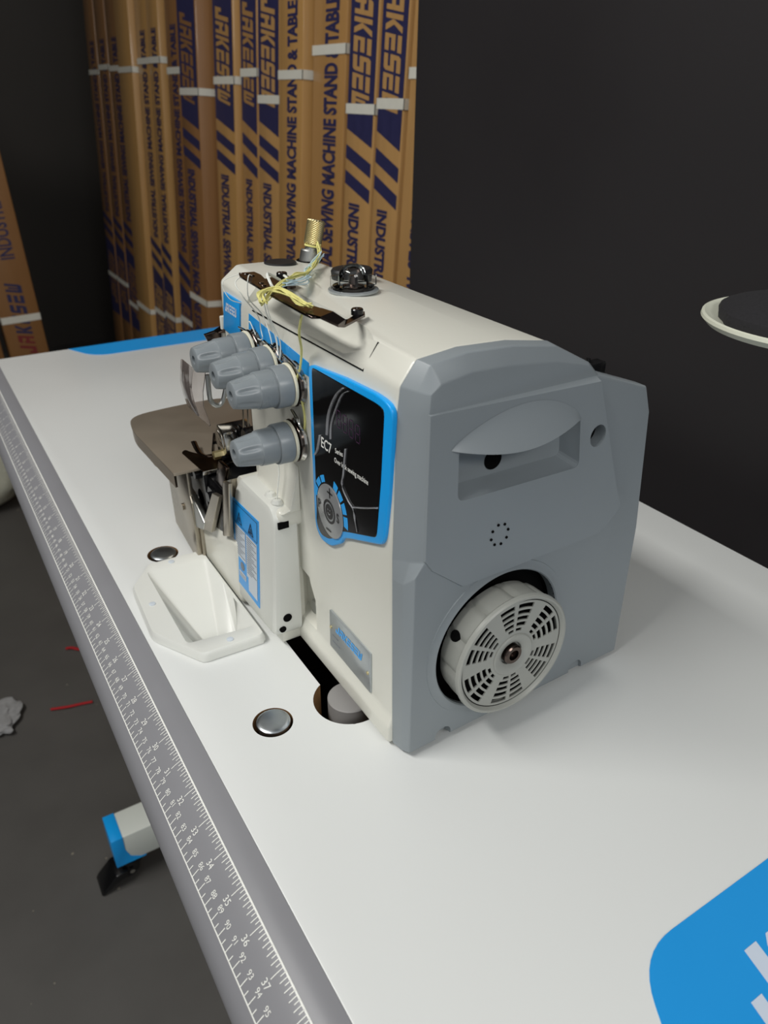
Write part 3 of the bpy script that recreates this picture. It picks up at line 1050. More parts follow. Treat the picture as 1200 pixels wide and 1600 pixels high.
# raised panel and band
b.prism([(.1110, .2325), (.2312, .2294), (.2325, .2280), (.257, .162), (.2676, .1364), (.2563, .1246), (.2488, .1193), (.1400, .1165), (.1165, .1357), (.1110, .1440)], 'y', -0.856, -0.8643, bevel=0.0, inset_b=0.0030)
sc_ = part('side_cover', b, ['cover_grey', 'black'], mc, 'grey plastic end cover')
cs = []
c = B(); q0 = [(.1325, .2085), (.1335, .1764), (.2215, .1756), (.2170, .2095)]
c.loft([[(x, -0.8700, z) for x, z in rounded(q0, 0.005, 5)], [(x, -0.8640, z) for x, z in rounded(q0, 0.005, 5)], [(x, -0.8512, z) for x, z in rounded(inset(q0, 0.0035), 0.005, 5)]]); cs.append(c)
c = B(); c.prism(circle(0.2338, 0.1925, 0.0062, 28, 0.0070), 'y', -0.87, -0.8550); cs.append(c)
c = B(); c.prism(circle(0.1735, 0.0670, 0.0490, 72), 'y', -0.87, -0.80); cs.append(c)
for xx in (0.1335, 0.2520):
    c = B(); c.prism([(xx - 0.0062, -0.01), (xx + 0.0062, -0.01)] + [(xx + 0.0062 * math.cos(t), 0.0068 + 0.0058 * math.sin(t)) for t in [math.pi * k / 10 for k in range(11)]], 'y', -0.88, -0.856); cs.append(c)
cut(sc_, cs, 16)
# bulging grip over the recess
b = B()
bm4 = bmesh.new()
nu, nv = 36, 10
grid = []
for i in range(nu + 1):
    u = i / nu
    x = 0.1275 + u * (0.2178 - 0.1275)
    zl = 0.2078 - 0.0060 * math.sin(math.pi * min(1, u * 1.05)) ** 1.0 - 0.0012 * u
    # upper arch
    zu = zl + 0.0232 * (math.sin(math.pi * u ** 1.08)) ** 0.75 if 0 < u < 1 else zl
    rowp = []
    for j in range(nv + 1):
        v = j / nv
        z = zu + (zl - zu) * v
        pr = 0.0085 * (math.sin(math.pi * u)) ** 0.7 * (v ** 1.25) if 0 < u < 1 else 0.0
        rowp.append(bm4.verts.new((x, -0.8646 - pr + 0.0001, z)))
    bk = bm4.verts.new((x, -0.8605, zl + 0.0012))
    rowp.append(bk)
    grid.append(rowp)
for i in range(nu):
    for j in range(nv + 1):
        bm4.faces.new((grid[i][j], grid[i + 1][j], grid[i + 1][j + 1], grid[i][j + 1]))
bmesh.ops.remove_doubles(bm4, verts=bm4.verts, dist=1e-6)
b.merge(bm4, 0)
part('handle_brow', b, 'cover_grey', sc_)
b = B(); b.lathe([(0.0060, -0.8517), (0.0060, -0.8500)], 'y', (0.1665, 0, 0.1885), 28)  # black disc paints the dark inside of the hole
part('screw_hole_dark', b, 'black', sc_)
b = B(); b.prism(circle(0.2338, 0.1925, 0.0060, 28, 0.0068), 'y', -0.8560, -0.8552)  # second black disc, darkens the bottom of the cut hole
part('screw_hole_dark', b, 'black', sc_)
b = B()
for k in range(8):
    t = 2 * math.pi * k / 8 + 0.25
    b.lathe([(0.00085, -0.8649), (0.00085, -0.8640)], 'y', (0.1648 + 0.0062 * math.cos(t), 0, 0.1470 + 0.0068 * math.sin(t)), 12)
part('buzzer_holes', b, 'black', sc_)
b = B(); b.box(0.208, 0.222, fy(0.215) - 0.0004, fy(0.215) + 0.001, 0.006, 0.030)
part('slot_cover', b, 'cover_grey', sc_)
b = B(); b.box(0.2345, 0.2480, -0.850, -0.842, 0.220, 0.2310, bevel=0.001)
b.lathe([(0.0014, 0.2300), (0.0014, 0.2335)], 'z', (0.2365, -0.846, 0), 14)
part('cable_clip', b, 'black_plastic', mc)
b = B(); b.box(0.272, 0.2885, -0.8545, -0.845, 0.0008, 0.006, bevel=0.001)
part('rubber_foot', b, 'black_rubber', mc)

# ring round the handwheel opening and a black liner painting the shade of the well
b = B()
ring = [(0.0488, 0.006), (0.0488, -0.0006), (0.0496, -0.0014), (0.0510, -0.0012), (0.0522, -0.0006), (0.0552, -0.0006), (0.0556, 0.0002)]
b.lathe(ring, 'y', (0, 0, 0), 96, matrix=Matrix.Translation((0.1735, fy(0.1735), 0.067)) @ Matrix.Rotation(math.atan(0.034), 4, 'Z'), cap=False)
part('handwheel_ring', b, 'cover_grey', sc_)
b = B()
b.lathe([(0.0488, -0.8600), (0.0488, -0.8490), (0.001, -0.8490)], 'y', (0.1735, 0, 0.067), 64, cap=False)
part('well_dark_liner', b, 'black', sc_)

# handwheel
HX, HZ, HY = 0.1722, 0.0660, -0.8795


def scallop(r, h, t, k):
    if r < 0.040 or h < HY + 0.0035:
        return r
    g = max(0.0, math.cos(12 * t)) ** 6
    return r - 0.0016 * g * min(1.0, (h - HY) / 0.006)


b = B()
b.lathe([(0.020, -0.8500), (0.020, -0.8560), (0.0395, -0.8570), (0.0408, -0.8585), (0.0413, -0.8620), (0.0415, HY + 0.008), (0.0417, HY + 0.004), (0.0427, HY + 0.0028), (0.0424, HY + 0.0008), (0.0414, HY),
         (0.0402, HY), (0.0392, HY + 0.0012), (0.0386, HY + 0.0022), (0.0380, HY + 0.0022), (0.0375, HY + 0.010)], 'y', (HX, 0, HZ), 144, mod=scallop, cap=False)
hw = part('handwheel', b, 'wheel', mc, 'warm grey vented handwheel')
# vented face: polar grid with open slots
b = B()
bm5 = bmesh.new()
NA = 144
radii = [0.0148, 0.0170, 0.0190, 0.0205, 0.0232, 0.0247, 0.0274, 0.0289, 0.0318, 0.0333, 0.0364, 0.0386]
slots = {3: 0, 5: 1, 7: 2, 9: 3, 1: 4}           # open rings between radii[i] and radii[i+1]
gv = [[bm5.verts.new((HX + r * math.cos(2 * math.pi * a / NA), HY + 0.0022 - 0.0004 * (r < 0.016), HZ + r * math.sin(2 * math.pi * a / NA))) for a in range(NA)] for r in radii]
SP = NA // 6
for i in range(len(radii) - 1):
    for a in range(NA):
        ph = (a + 4) % SP
        # in each sixth: wide spoke, vent, rib, vent
        solid = ph < 7 or ph in (15, 16)
        inner = i == 1
        if i in slots and not solid and not (inner and (ph in (7, 8, 22, 23))):
            continue
        j = (a + 1) % NA
        bm5.faces.new((gv[i][a], gv[i][j], gv[i + 1][j], gv[i + 1][a]))
bmesh.ops.recalc_face_normals(bm5, faces=bm5.faces)
bmesh.ops.solidify(bm5, geom=bm5.faces[:], thickness=0.0009)
b.merge(bm5)
b.lathe([(0.0150, HY + 0.0030), (0.0150, HY + 0.0014), (0.0142, HY + 0.0008), (0.0128, HY + 0.0010), (0.0100, HY + 0.0018), (0.0080, HY + 0.0032), (0.0078, HY + 0.0055), (0.001, HY + 0.0055)],
        'y', (HX, 0, HZ), 60, cap=False)
part('vented_face', b, 'wheel', hw)
b = B(); b.lathe([(0.0375, HY + 0.0060), (0.001, HY + 0.0060)], 'y', (HX, 0, HZ), 48, cap=False)  # black disc painting the shade behind the open slots
part('vent_dark_backing', b, 'black', hw)
b = B()
b.lathe([(0.0066, HY + 0.0056), (0.0066, HY + 0.0012), (0.0058, HY + 0.0004), (0.0036, HY + 0.0004), (0.0034, HY + 0.0030), (0.001, HY + 0.0030)], 'y', (HX, 0, HZ), 6 * 8, cap=False)
part('hub_bolt', b, 'dark_steel', hw, 'dark steel socket bolt')
b = B()
t = rad(150)
d = Vector((math.cos(t), 0, math.sin(t)))
rot = Vector((0, 0, 1)).rotation_difference(d).to_matrix().to_4x4()
b.lathe([(0.0036, 0.0390), (0.0036, 0.0416)], 'z', (0, 0, 0), 20, matrix=Matrix.Translation((HX, -0.8655, HZ)) @ rot)
part('pin_hole', b, 'black', hw)

# control panel
X0 = 0.1040
pout = [(-.7572, .2276), (-.7987, .2317), (-.8332, .2333), (-.8450, .2322), (-.8492, .2284), (-.8462, .1814), (-.8423, .1526), (-.8390, .1465), (-.8335, .1442), (-.799, .1303), (-.7930, .1268), (-.7900, .1217), (-.7768, .1128),
        (-.7633, .1108), (-.7560, .1165), (-.7550, .1273), (-.7553, .1878), (-.7556, .2240)]
pin = [(-.7618, .2272), (-.7986, .2280), (-.8332, .2288), (-.8400, .2282), (-.8418, .2262), (-.8386, .1862), (-.8343, .1511), (-.8330, .1488), (-.8313, .1477), (-.7957, .1336), (-.7904, .1305), (-.7847, .1239), (-.7752, .1175),
       (-.7637, .1152), (-.7580, .1213), (-.7590, .1320), (-.7600, .1878), (-.7606, .2255)]
b = B()
b.prism(rounded(pout, 0.0045, 3), 'x', X0 + 0.001, X0 - 0.0026, bevel=0.0010, seg=3)
cp = part('control_panel', b, 'blue_plastic', mc, 'black glass control panel with blue frame')
b = B(); b.prism(rounded(pin, 0.0040, 3), 'x', X0 - 0.0018, X0 - 0.0029, bevel=0.0003, seg=1)
part('panel_glass', b, 'glass_black', cp, 'black glass')
PX = X0 - 0.00305


def plane_map(o, ud, vd, px=PX):
    """text plane on the front: o=(y,z), ud/vd direction of writing and of letter height"""
    def f(u, v):
        return (px, o[0] + ud[0] * u + vd[0] * v, o[1] + ud[1] * u + vd[1] * v)
    return f


b = B()
b.text('EC7', 0.0098, plane_map((-.7692, .1803), (-0.80, -0.02), (-0.10, 1.0)), 0, 0.012)
b.text('Series', 0.0046, plane_map((-.7875, .1830), (-0.86, 0.10), (0, 1)), 0, 0.01)
b.text('Over lock sewing machine', 0.0046, plane_map((-.7862, .1766), (-0.80, 0.035), (0, 1)), 0, 0.012)
part('panel_lettering', b, 'ink_white', cp, 'white lettering', smooth=0)
b = B()


def seg7(y, z, w, h):
    t = w * 0.16
    for (u0, v0, u1, v1) in ((0.15, 0.94, .85, 1.0), (0.15, .47, .85, .53), (0.15, 0, .85, .06), (0, .08, .12, .45), (.88, .08, 1, .45), (0, .55, .12, .92), (.88, .55, 1, .92)):
        b.face([(PX, y - u0 * w, z + v0 * h), (PX, y - u1 * w, z + v0 * h), (PX, y - u1 * w, z + v1 * h), (PX, y - u0 * w, z + v1 * h)])


for k in range(4):
    seg7(-.7905 - k * 0.0072, .2005 - k * 0.0004, 0.0052, 0.0108)
part('display_digits', b, 'ink_purple', cp, 'dim purple digits', smooth=0)
DY, DZ = -.7785, .1395
b = B()
dr, drz = 0.0166, 0.0180
b.prism(circle(DY, DZ, dr, 48, drz), 'x', X0 - 0.0024, X0 - 0.0036, bevel=0.0004, seg=2)
dial = part('dial_button', b, 'silver_btn', cp, 'round silver keypad')
b = B()
PD = X0 - 0.0038


def ringp(r0, r1, n=32, a0=0, a1=2 * math.pi, k=drz / dr, px=PD, cy=DY, cz=DZ):
    out = []
    for i in range(n):
        s, e = a0 + (a1 - a0) * i / n, a0 + (a1 - a0) * (i + 1) / n
        b.face([(px, cy + r0 * math.cos(s), cz + k * r0 * math.sin(s)), (px, cy + r1 * math.cos(s), cz + k * r1 * math.sin(s)),
                (px, cy + r1 * math.cos(e), cz + k * r1 * math.sin(e)), (px, cy + r0 * math.cos(e), cz + k * r0 * math.sin(e))])


ringp(0.0060, 0.0076)
ringp(0.0, 0.0048)
b.text('P', 0.0082, plane_map((-.7632, .1365), (-0.9, 0), (0, 1.1), PD), 0, 0.03)
b.text('S', 0.0082, plane_map((-.7880, .1370), (-0.9, 0), (0, 1.1), PD), 0, 0.03)
for y0, z0, y1, z1 in ((-.7765, .1524, -.7835, .1536), (-.7793, .1495, -.7805, .1565), (-.7735, .1250, -.7800, .1262)):
    b.face([(PD, y0, z0), (PD, y1, z0), (PD, y1, z1), (PD, y0, z1)])
part('dial_print', b, 'black_plastic', cp, 'black key symbols', smooth=0)
b = B()
ringp(0.0014, 0.0021, 16, math.pi * 1.15, math.pi * 1.85, px=PD - 0.0001)
for dy in (-0.0013, 0.0013):
    b.face([(PD - 0.0001, DY + dy - 0.0004, DZ + 0.0008), (PD - 0.0001, DY + dy + 0.0004, DZ + 0.0008), (PD - 0.0001, DY + dy + 0.0004, DZ + 0.0018), (PD - 0.0001, DY + dy - 0.0004, DZ + 0.0018)])
part('dial_smile', b, 'silver_btn', cp, smooth=0)
b = B()
for a0, a1 in ((18, 36), (40, 56), (60, 74), (108, 124), (128, 146), (150, 170), (-6, 14)):
    aa = [math.pi - rad(x) for x in (a0, a1)]
    w = 0.0052 if 0 < a0 < 70 or a0 < 0 else 0.0042
    ringp(0.0176, 0.0176 + w, 6, aa[1], aa[0], px=PX)
part('dial_arc', b, 'blue_plastic', cp, 'blue segments round the keypad', smooth=0)
# creases of the clear film on the panel, their reflections drawn as whitish ribbons
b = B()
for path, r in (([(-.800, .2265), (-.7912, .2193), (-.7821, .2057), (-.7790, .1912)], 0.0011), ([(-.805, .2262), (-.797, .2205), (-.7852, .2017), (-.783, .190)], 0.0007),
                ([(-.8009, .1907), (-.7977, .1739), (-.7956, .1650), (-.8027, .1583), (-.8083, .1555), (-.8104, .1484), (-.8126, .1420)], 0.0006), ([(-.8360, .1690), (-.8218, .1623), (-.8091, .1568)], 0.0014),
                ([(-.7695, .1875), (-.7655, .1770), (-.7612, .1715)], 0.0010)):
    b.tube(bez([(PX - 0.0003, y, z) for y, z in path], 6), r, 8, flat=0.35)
part('film_crease_glint', b, 'film', cp, 'creased clear protective film with whitish painted glints')

# blue decals, name plate
b = B()
b.prism(rounded([(-.6200, .2425), (-.6495, .2412), (-.6428, .2118), (-.6125, .2142)], 0.0008, 2), 'x', X0 + 0.0005, X0 - 0.0012, bevel=0.0003)
logo(b, plane_map((-.6205, .2292), (-0.99, -0.03), (0.0, 1), X0 - 0.00135), 0.0232, 0.0066, 1)
part('badge', b, ['blue', 'ink_pale'], mc, 'blue badge with pale lettering')
b = B()
b.prism([(-.6630, .2363), (-.7520, .2268), (-.7540, .2180), (-.7300, .2185), (-.6604, .2252)], 'x', X0 + 0.0003, X0 - 0.0003)
part('decal_strip', b, 'blue', mc, 'blue decal strip')
b = B()
b.prism(rounded([(-.7690, .0583), (-.8240, .0581), (-.8236, .0250), (-.7680, .0265)], 0.001, 2), 'x', 0.1045, 0.1026, bevel=0.0002)
logo(b, plane_map((-.7775, .0445), (-1, -0.015), (0, 1), 0.1024), 0.0370, 0.0068, 1)
for k, (u0, u1) in enumerate(((-.7725, -.781), (-.7725, -.783))):
    z = 0.0385 - k * 0.0052
    b.face([(0.1024, u0, z), (0.1024, u1, z), (0.1024, u1, z + 0.0012), (0.1024, u0, z + 0.0012)], 2)
part('name_plate', b, ['name_silver', 'blue_plastic', 'ink_grey'], mc, 'silver name plate with blue lettering')
for y, z in ((-.7706, .0443), (-.8205, .0400)):
    b = B(); b.lathe([(0.0012, 0.1027), (0.0012, 0.1020), (0.0004, 0.1018)], 'x', (0, y, z), 12)
    part('rivet', b, 'brass', mc)

# thread tension units
def flute(r, h, t, k):
    return r * (1 - (0.0, 0, 0, 0, 0.02, 0.09, 0.12, 0.08)[k] * max(0, math.cos(7 * t)) ** 1.5) if k in FL else r


FL = (4, 5, 6, 7)
for y, z, dx, tag in ((-.672, .2138, 0.0, 0), (-.7065, .2130, 0.0005, 1), (-.7345, .2090, 0.0005, 2), (-.7345, .1715, -0.001, 3)):
    xb = 0.104
    b = B()
    prof = [(0.0030, .0612), (0.0030, .0594), (0.0074, .0594), (0.0083, .0599), (0.0087, .0612), (0.0091, .0630), (0.0098, .0670), (0.0105, .0715), (0.0109, .0745), (0.0110, .0747), (0.0115, .0750), (0.0117, .0760), (0.0119, .0852), (0.0115, .0853),
            (0.0115, .0860), (0.0130, .0861), (0.0134, .0868), (0.0135, .0950), (0.0130, .0958)]
    prof = [(r * 0.98, h + dx) for r, h in prof]
    b.lathe(prof, 'x', (0, y, z), 72, mod=flute, cap=False)
    b.lathe([(0.0030, .0640 + dx), (0.001, .0640 + dx)], 'x', (0, y, z), 20, cap=False)
    tk = part('tension_knob', b, ['knob'], mc, 'grey plastic tension knob')
    b = B(); b.lathe([(0.010, .0957 + dx), (0.0130, .0960 + dx), (0.0137, .0967 + dx), (0.0136, .0978 + dx), (0.010, .0985 + dx)], 'x', (0, y, z), 40)
    part('felt_washer', b, 'felt', tk, 'cream felt washer')
    b = B()
    b.lathe([(0.004, .0987 + dx), (0.0126, .0987 + dx), (0.0140, .0990 + dx), (0.0142, .0993 + dx), (0.0118, .1010 + dx), (0.004, .1012 + dx)], 'x', (0, y, z), 40)
    part('tension_disc', b, 'dark_steel', tk, 'dark steel disc')
    b = B()
    b.lathe([(0.004, .1012 + dx), (0.0118, .1014 + dx), (0.0140, .1034 + dx), (0.0142, .1030 + dx), (0.0120, .1008 + dx)], 'x', (0, y, z), 40)
    part('tension_disc', b, 'chrome', tk, 'bright steel disc')
# small folded thread guides beside the tension units
for path in ([(-.6560, .2262), (-.6705, .2270), (-.6820, .2215), (-.6840, .2140)], [(-.6985, .2275), (-.7110, .2262), (-.7180, .2205), (-.7195, .2140)], [(-.7280, .2262), (-.7440, .2240), (-.7475, .2190), (-.7480, .2130)],
             [(-.7345, .1925), (-.7430, .1890), (-.7462, .1835), (-.7455, .1770)]):
    b = B()
    b.tube(bez([(0.0985, path[0][0], path[0][1]), (0.0980, path[1][0], path[1][1]), (0.0995, path[2][0], path[2][1]), (0.1035, path[3][0], path[3][1])], 5), 0.0007, 8)
    b.prism([path[0], path[1], path[2], (path[0][0] - 0.004, path[0][1] - 0.009)], 'x', 0.0992, 0.0998)
    part('thread_guide', b, 'chrome', mc)

# top fittings
b = B()
tilt = Matrix.Translation((0.1735, -0.6165, 0.2545)) @ Matrix.Rotation(rad(13), 4, 'Y')
kn = lambda r, h, t, k: r
b.lathe([(0.0080, -0.002), (0.0080, 0.0085), (0.0074, 0.0094), (0.0052, 0.0096), (0.0052, 0.0112), (0.0046, 0.0114), (0.0046, 0.0140)], 'z', seg=40, matrix=tilt)
pk = part('pressure_screw_base', b, 'steel', mc, 'steel collar of the pressure screw')
b = B()
bm6 = bmesh.new()
NR, NZ = 40, 22
rg = []
for j in range(NZ + 1):
    ring_ = []
    for i in range(NR):
        t = 2 * math.pi * i / NR
        r = 0.0063 + (0.00036 if (i + j) % 2 == 0 else -0.0002)
        if j in (0, NZ):
            r = 0.0058
        ring_.append(bm6.verts.new((r * math.cos(t), r * math.sin(t), 0.0135 + 0.0175 * j / NZ)))
    rg.append(ring_)
for a_, c_ in zip(rg[:-1], rg[1:]):
    for i in range(NR):
        bm6.faces.new((a_[i], a_[(i + 1) % NR], c_[(i + 1) % NR], c_[i]))
bm6.faces.new(rg[0]); bm6.faces.new(list(reversed(rg[-1])))
b.merge(bm6, matrix=tilt)
part('knurled_knob', b, 'brass', pk, 'knurled pale brass knob', smooth=0)
b = B(); b.lathe([(0.0098, 0.2566), (0.0098, 0.2571), (0.001, 0.2571)], 'z', (0.1735, -0.6165, 0), 32, cap=False)
part('knob_opening', b, 'black', mc)
b = B(); b.lathe([(0.0118, 0.2560), (0.0118, 0.2586), (0.0108, 0.2592), (0.001, 0.2588)], 'z', (0.1475, -0.6215, 0), 40)
part('rubber_plug', b, 'black_rubber', mc)
b = B(); b.lathe([(0.0128, 0.2550), (0.0135, 0.2620), (0.0125, 0.2634), (0.006, 0.2642), (0.001, 0.2642)], 'z', (0.1705, -0.6865, 0), 40, mod=lambda r, h, t, k: r * (1.0 + 0.08 * math.cos(2 * t)))
part('rubber_plug', b, 'black_rubber', mc)
OX, OY = 0.1525, -0.7205
b = B()
b.lathe([(0.0160, 0.2572), (0.0160, 0.2584), (0.0142, 0.2590), (0.0135, 0.2584), (0.001, 0.2584)], 'z', (OX, OY, 0), 48)
og = part('oil_sight_window', b, 'name_silver', mc, 'clear domed oil sight window with steel seat')
b = B()
b.lathe([(0.0132, 0.2586), (0.0132, 0.2606), (0.0098, 0.2616), (0.0096, 0.2650), (0.0086, 0.2690), (0.0062, 0.2720), (0.0030, 0.2735), (0.0005, 0.2738)], 'z', (OX, OY, 0), 40)
for dx_, dy_ in ((-0.0105, 0.0050), (0.0115, -0.0040)):
    b.box(OX + dx_ - 0.0028, OX + dx_ + 0.0028, OY + dy_ - 0.0012, OY + dy_ + 0.0012, 0.2600, 0.2668, bevel=0.0005, seg=1)
part('sight_dome', b, 'clear', og, 'clear plastic dome')
b = B()
b.lathe([(0.0075, 0.2588), (0.0070, 0.2605), (0.0032, 0.2615), (0.0026, 0.2665), (0.001, 0.2668)], 'z', (OX, OY, 0), 24)
part('sight_nozzle', b, 'dark_steel', og)

# dark thread guide bar over the scooped channel
b = B()
gz = 0.2655
bar = [(.0935, -.6775), (.0905, -.6870), (.0865, -.7440), (.0845, -.7850), (.0850, -.7965), (.0885, -.7985), (.0958, -.7925), (.0975, -.7830), (.0965, -.7770), (.0985, -.7260), (.1075, -.7210), (.1065, -.7080), (.1000, -.7140), (.1010, -.7020), (.1035, -.6900), (.1035, -.6795)]
bm7 = bmesh.new()
lo = [bm7.verts.new((x, y, gz)) for x, y in bar]
hi = [bm7.verts.new((x, y, gz + 0.0013)) for x, y in bar]
bm7.faces.new(lo); bm7.faces.new(list(reversed(hi)))
for i in range(len(bar)):
    j = (i + 1) % len(bar)
    bm7.faces.new((lo[i], lo[j], hi[j], hi[i]))
b.merge(bm7, 0, bevel=0.0003, seg=1)
# stepped tail down to the right screw
ta = [(.0850, -.7965), (.0958, -.7925)]
path = [((.0850, -.7900), (.0965, -.7850), gz + 0.0006), ((.0880, -.8010), (.0985, -.7950), gz + 0.0006), ((.0975, -.8020), (.1060, -.7945), 0.2608), ((.1045, -.7960), (.1120, -.7860), 0.2582), ((.1170, -.7870), (.1225, -.7770), 0.2578), ((.1255, -.7815), (.1290, -.7750), 0.2578)]
bm8 = bmesh.new()
up_ = [[bm8.verts.new((p[0], p[1], z)), bm8.verts.new((q_[0], q_[1], z)), bm8.verts.new((q_[0], q_[1], z + 0.0013)), bm8.verts.new((p[0], p[1], z + 0.0013))] for p, q_, z in path]
for a_, c_ in zip(up_[:-1], up_[1:]):
    for i in range(4):
        bm8.faces.new((a_[i], a_[(i + 1) % 4], c_[(i + 1) % 4], c_[i]))
bm8.faces.new(up_[0]); bm8.faces.new(list(reversed(up_[-1])))
b.merge(bm8, 0)
b.prism([(.098, -.7080), (.098, -.6900), (.1225, -.6800), (.1240, -.6960)], 'z', 0.2620, 0.2632, bevel=0.0003, seg=1)
b.box(.118, .1245, -.6955, -.681, 0.2570, 0.2630, bevel=0.0004)
tg = part('thread_guide_bar', b, 'dark_steel', mc, 'dark nickel thread guide bar')
for x, y, z in ((.1180, -.6890, 0.2632), (.1222, -.7785, 0.2590)):
    b = B()
    b.lathe([(0.0035, z), (0.0035, z + 0.0028), (0.0030, z + 0.0034), (0.0012, z + 0.0034), (0.0008, z + 0.0024)], 'z', (x, y, 0), 20)
    part('screw', b, 'black_plastic', tg, 'black screw')
for x, y in ((.0965, -.6830), (.0975, -.6900), (.0940, -.7120), (.0925, -.7190), (.0900, -.7700), (.0895, -.7880)):
    b = B()
    b.lathe([(0.0014, gz + 0.0012), (0.0017, gz + 0.0018), (0.0010, gz + 0.0019)], 'z', (x, y, 0), 12)
    part('eyelet', b, 'chrome', tg)

# ---------------------------------------------------------------- loose threads on the machine
def strands(b, path, n, spread, r, mi=0, seed=1):
    rr = random.Random(seed)
    for k in range(n):
        off = [Vector((rr.uniform(-1, 1), rr.uniform(-1, 1), rr.uniform(-.5, 1))) * spread for _ in path]
        b.tube(bez([Vector(p) + o for p, o in zip(path, off)], 6), r, 5, mi)


b = B()
strands(b, [(.1780, -.6225, .2690), (.1740, -.634, .2640), (.1560, -.6600, .2625), (.1380, -.6850, .2625), (.1235, -.7000, .2655), (.1040, -.7230, .2675), (.0870, -.7400, .2660), (.0770, -.7540, .2650), (.0790, -.7470, .2690), (.0900, -.7480, .2700), (.0880, -.7780, .2695), (.0895, -.7860, .2690)], 9, 0.0019, 0.00042, seed=3)
b.tube(bez([(.1765, -.6110, .2670), (.1825, -.6160, .2662), (.1775, -.6225, .2665), (.1705, -.6170, .2680), (.1765, -.6108, .2675)], 6), 0.0008, 6)
solo('thread', b, 'yellow_thread', 'yellow thread bundle knotted from knurled knob along the dark guide bar', 'thread', 'loose sewing threads')
b = B()
strands(b, [(.1735, -.6370, .2640), (.1560, -.6580, .2605), (.1440, -.6740, .2610), (.1290, -.7010, .2625), (.1010, -.7270, .2680)], 8, 0.0028, 0.00035, seed=5)
solo('thread', b, 'blue_thread', 'pale blue thread tuft lying across the machine top beside the bar screw', 'thread', 'loose sewing threads')
b = B()
b.tube(bez([(.0895, -.7780, .2665), (.0930, -.7640, .2500), (.0985, -.7540, .2360), (.0995, -.7490, .2240), (.0995, -.7440, .2140), (.1030, -.7430, .1950), (.1030, -.7440, .1860), (.1025, -.7420, .1760)], 8), 0.00075, 6)
solo('thread', b, 'yellow_thread', 'single yellow thread hanging from bar past the third tension knob', 'thread', 'loose sewing threads')
b = B()
b.tube([(.0985, -.7085, .1600), (.0955, -.7150, .1400), (.0920, -.7165, .1225)], 0.0005, 5)
solo('thread', b, 'white_thread', 'pale straight thread running from lowest tension knob down into the eyelet', 'thread', 'loose sewing threads')
b = B()
b.tube(bez([(.0935, -.7120, .2662), (.0950, -.7135, .2500), (.1005, -.7130, .2340), (.1000, -.7165, .2210)], 6), 0.0006, 5)
b.tube(bez([(.0930, -.7160, .2662), (.0950, -.7190, .2480), (.1010, -.7180, .2320), (.1000, -.7185, .2200)], 6), 0.0004, 5)
solo('thread', b, 'white_thread', 'white thread hanging straight from bar to the second tension knob', 'thread', 'loose sewing threads')
b = B()
b.tube(bez([(.0965, -.6830, .2668), (.0860, -.6900, .2640), (.0880, -.6960, .2560), (.0990, -.6900, .2420), (.1020, -.6860, .2320), (.1015, -.6890, .2260), (.1020, -.6790, .2240), (.1010, -.6700, .2330), (.1000, -.6690, .2260)], 7), 0.00038, 5)
b.tube(bez([(.0975, -.6900, .2668), (.0900, -.7020, .2690), (.0900, -.7000, .2560), (.1000, -.6960, .2430), (.1010, -.7040, .2300), (.1000, -.7080, .2200)], 7), 0.00038, 5)
b.tube(bez([(.0945, -.6800, .2668), (.0830, -.6760, .2620), (.0850, -.6790, .2520), (.0930, -.6800, .2480)], 7), 0.0003, 5)
solo('thread', b, 'white_thread', 'fine looping white threads at the far end of the guide bar', 'thread', 'loose sewing threads')
b = B()
b.tube(bez([(.1060, -.7130, .2672), (.0960, -.7180, .2730), (.0930, -.7280, .2700), (.0940, -.7300, .2670)], 7), 0.0009, 6)
b.tube(bez([(.1180, -.6960, .2650), (.1120, -.7060, .2680), (.1140, -.7130, .2660), (.1280, -.7050, .2600)], 7), 0.0008, 6)
solo('thread', b, 'white_thread', 'thick white thread loop round the black screw of the bar', 'thread', 'loose sewing threads')

# ---------------------------------------------------------------- brown cartons standing in a row
LEAN = 0.07
CL = 1.60
LT = 0.20                    # blank board before the printed block


def carton_face(b, w, kind, ink, full=True):
    """print on the front face; local frame: front is -x at x=0, y across (0..w), z up"""
    x = -0.0006

    def up(o, su):        # writing that runs downwards (su=-1) or upwards (su=+1)
        if su < 0:
            return lambda u, v: (x, o + (w - 2 * o) * 0 - 0 + v * -1 + 0, CL - u)
        return lambda u, v: (x, v, u)
    # label-up cartons: block at the top, writing runs downwards, letter tops towards -y
    if kind == 'up':
        f = lambda u, v: (x, w - v, CL - u)
    elif kind == 'down':
        f = lambda u, v: (x, v, u)
    else:
        return
    cap = w * 0.52
    m0 = w * 0.04
    b.flat([[(LT + 0.06, m0), (LT + 0.345, m0), (LT + 0.375, w - m0), (LT + 0.06, w - m0)]], f, 1)
    for k in range(2):
        a = LT + 0.372 + 0.045 * k
        b.flat([[(a, m0), (a + 0.024, m0), (a + 0.054, w - m0), (a + 0.030, w - m0)]], f, 1)
    x2 = -0.0011
    if kind == 'up':
        f2 = lambda u, v: (x2, w - v, CL - u)
    else:
        f2 = lambda u, v: (x2, v, u)
    logo(b, lambda u, v: f2(LT + 0.105 + u, w * 0.18 + v), 0.215, w * 0.62, 0, slant=0.16)
    b.text('INDUSTRIAL SEWING MACHINE STAND & TABLE', 0.055, lambda u, v: f((LT + 0.475 + u * 0.50), w * 0.24 + v * (w / 0.105)), 1, 0.045)


def strap(parent, w, d, z):
    b = B()
    t = 0.0016
    h = 0.0085
    b.box(-t, 0, -t, w + t, z - h, z + h)
    b.box(-t, d + t, -t, 0, z - h, z + h)
    b.box(-t, d + t, w, w + t, z - h, z + h)
    b.box(d, d + t, -t, w + t, z - h, z + h)
    return b


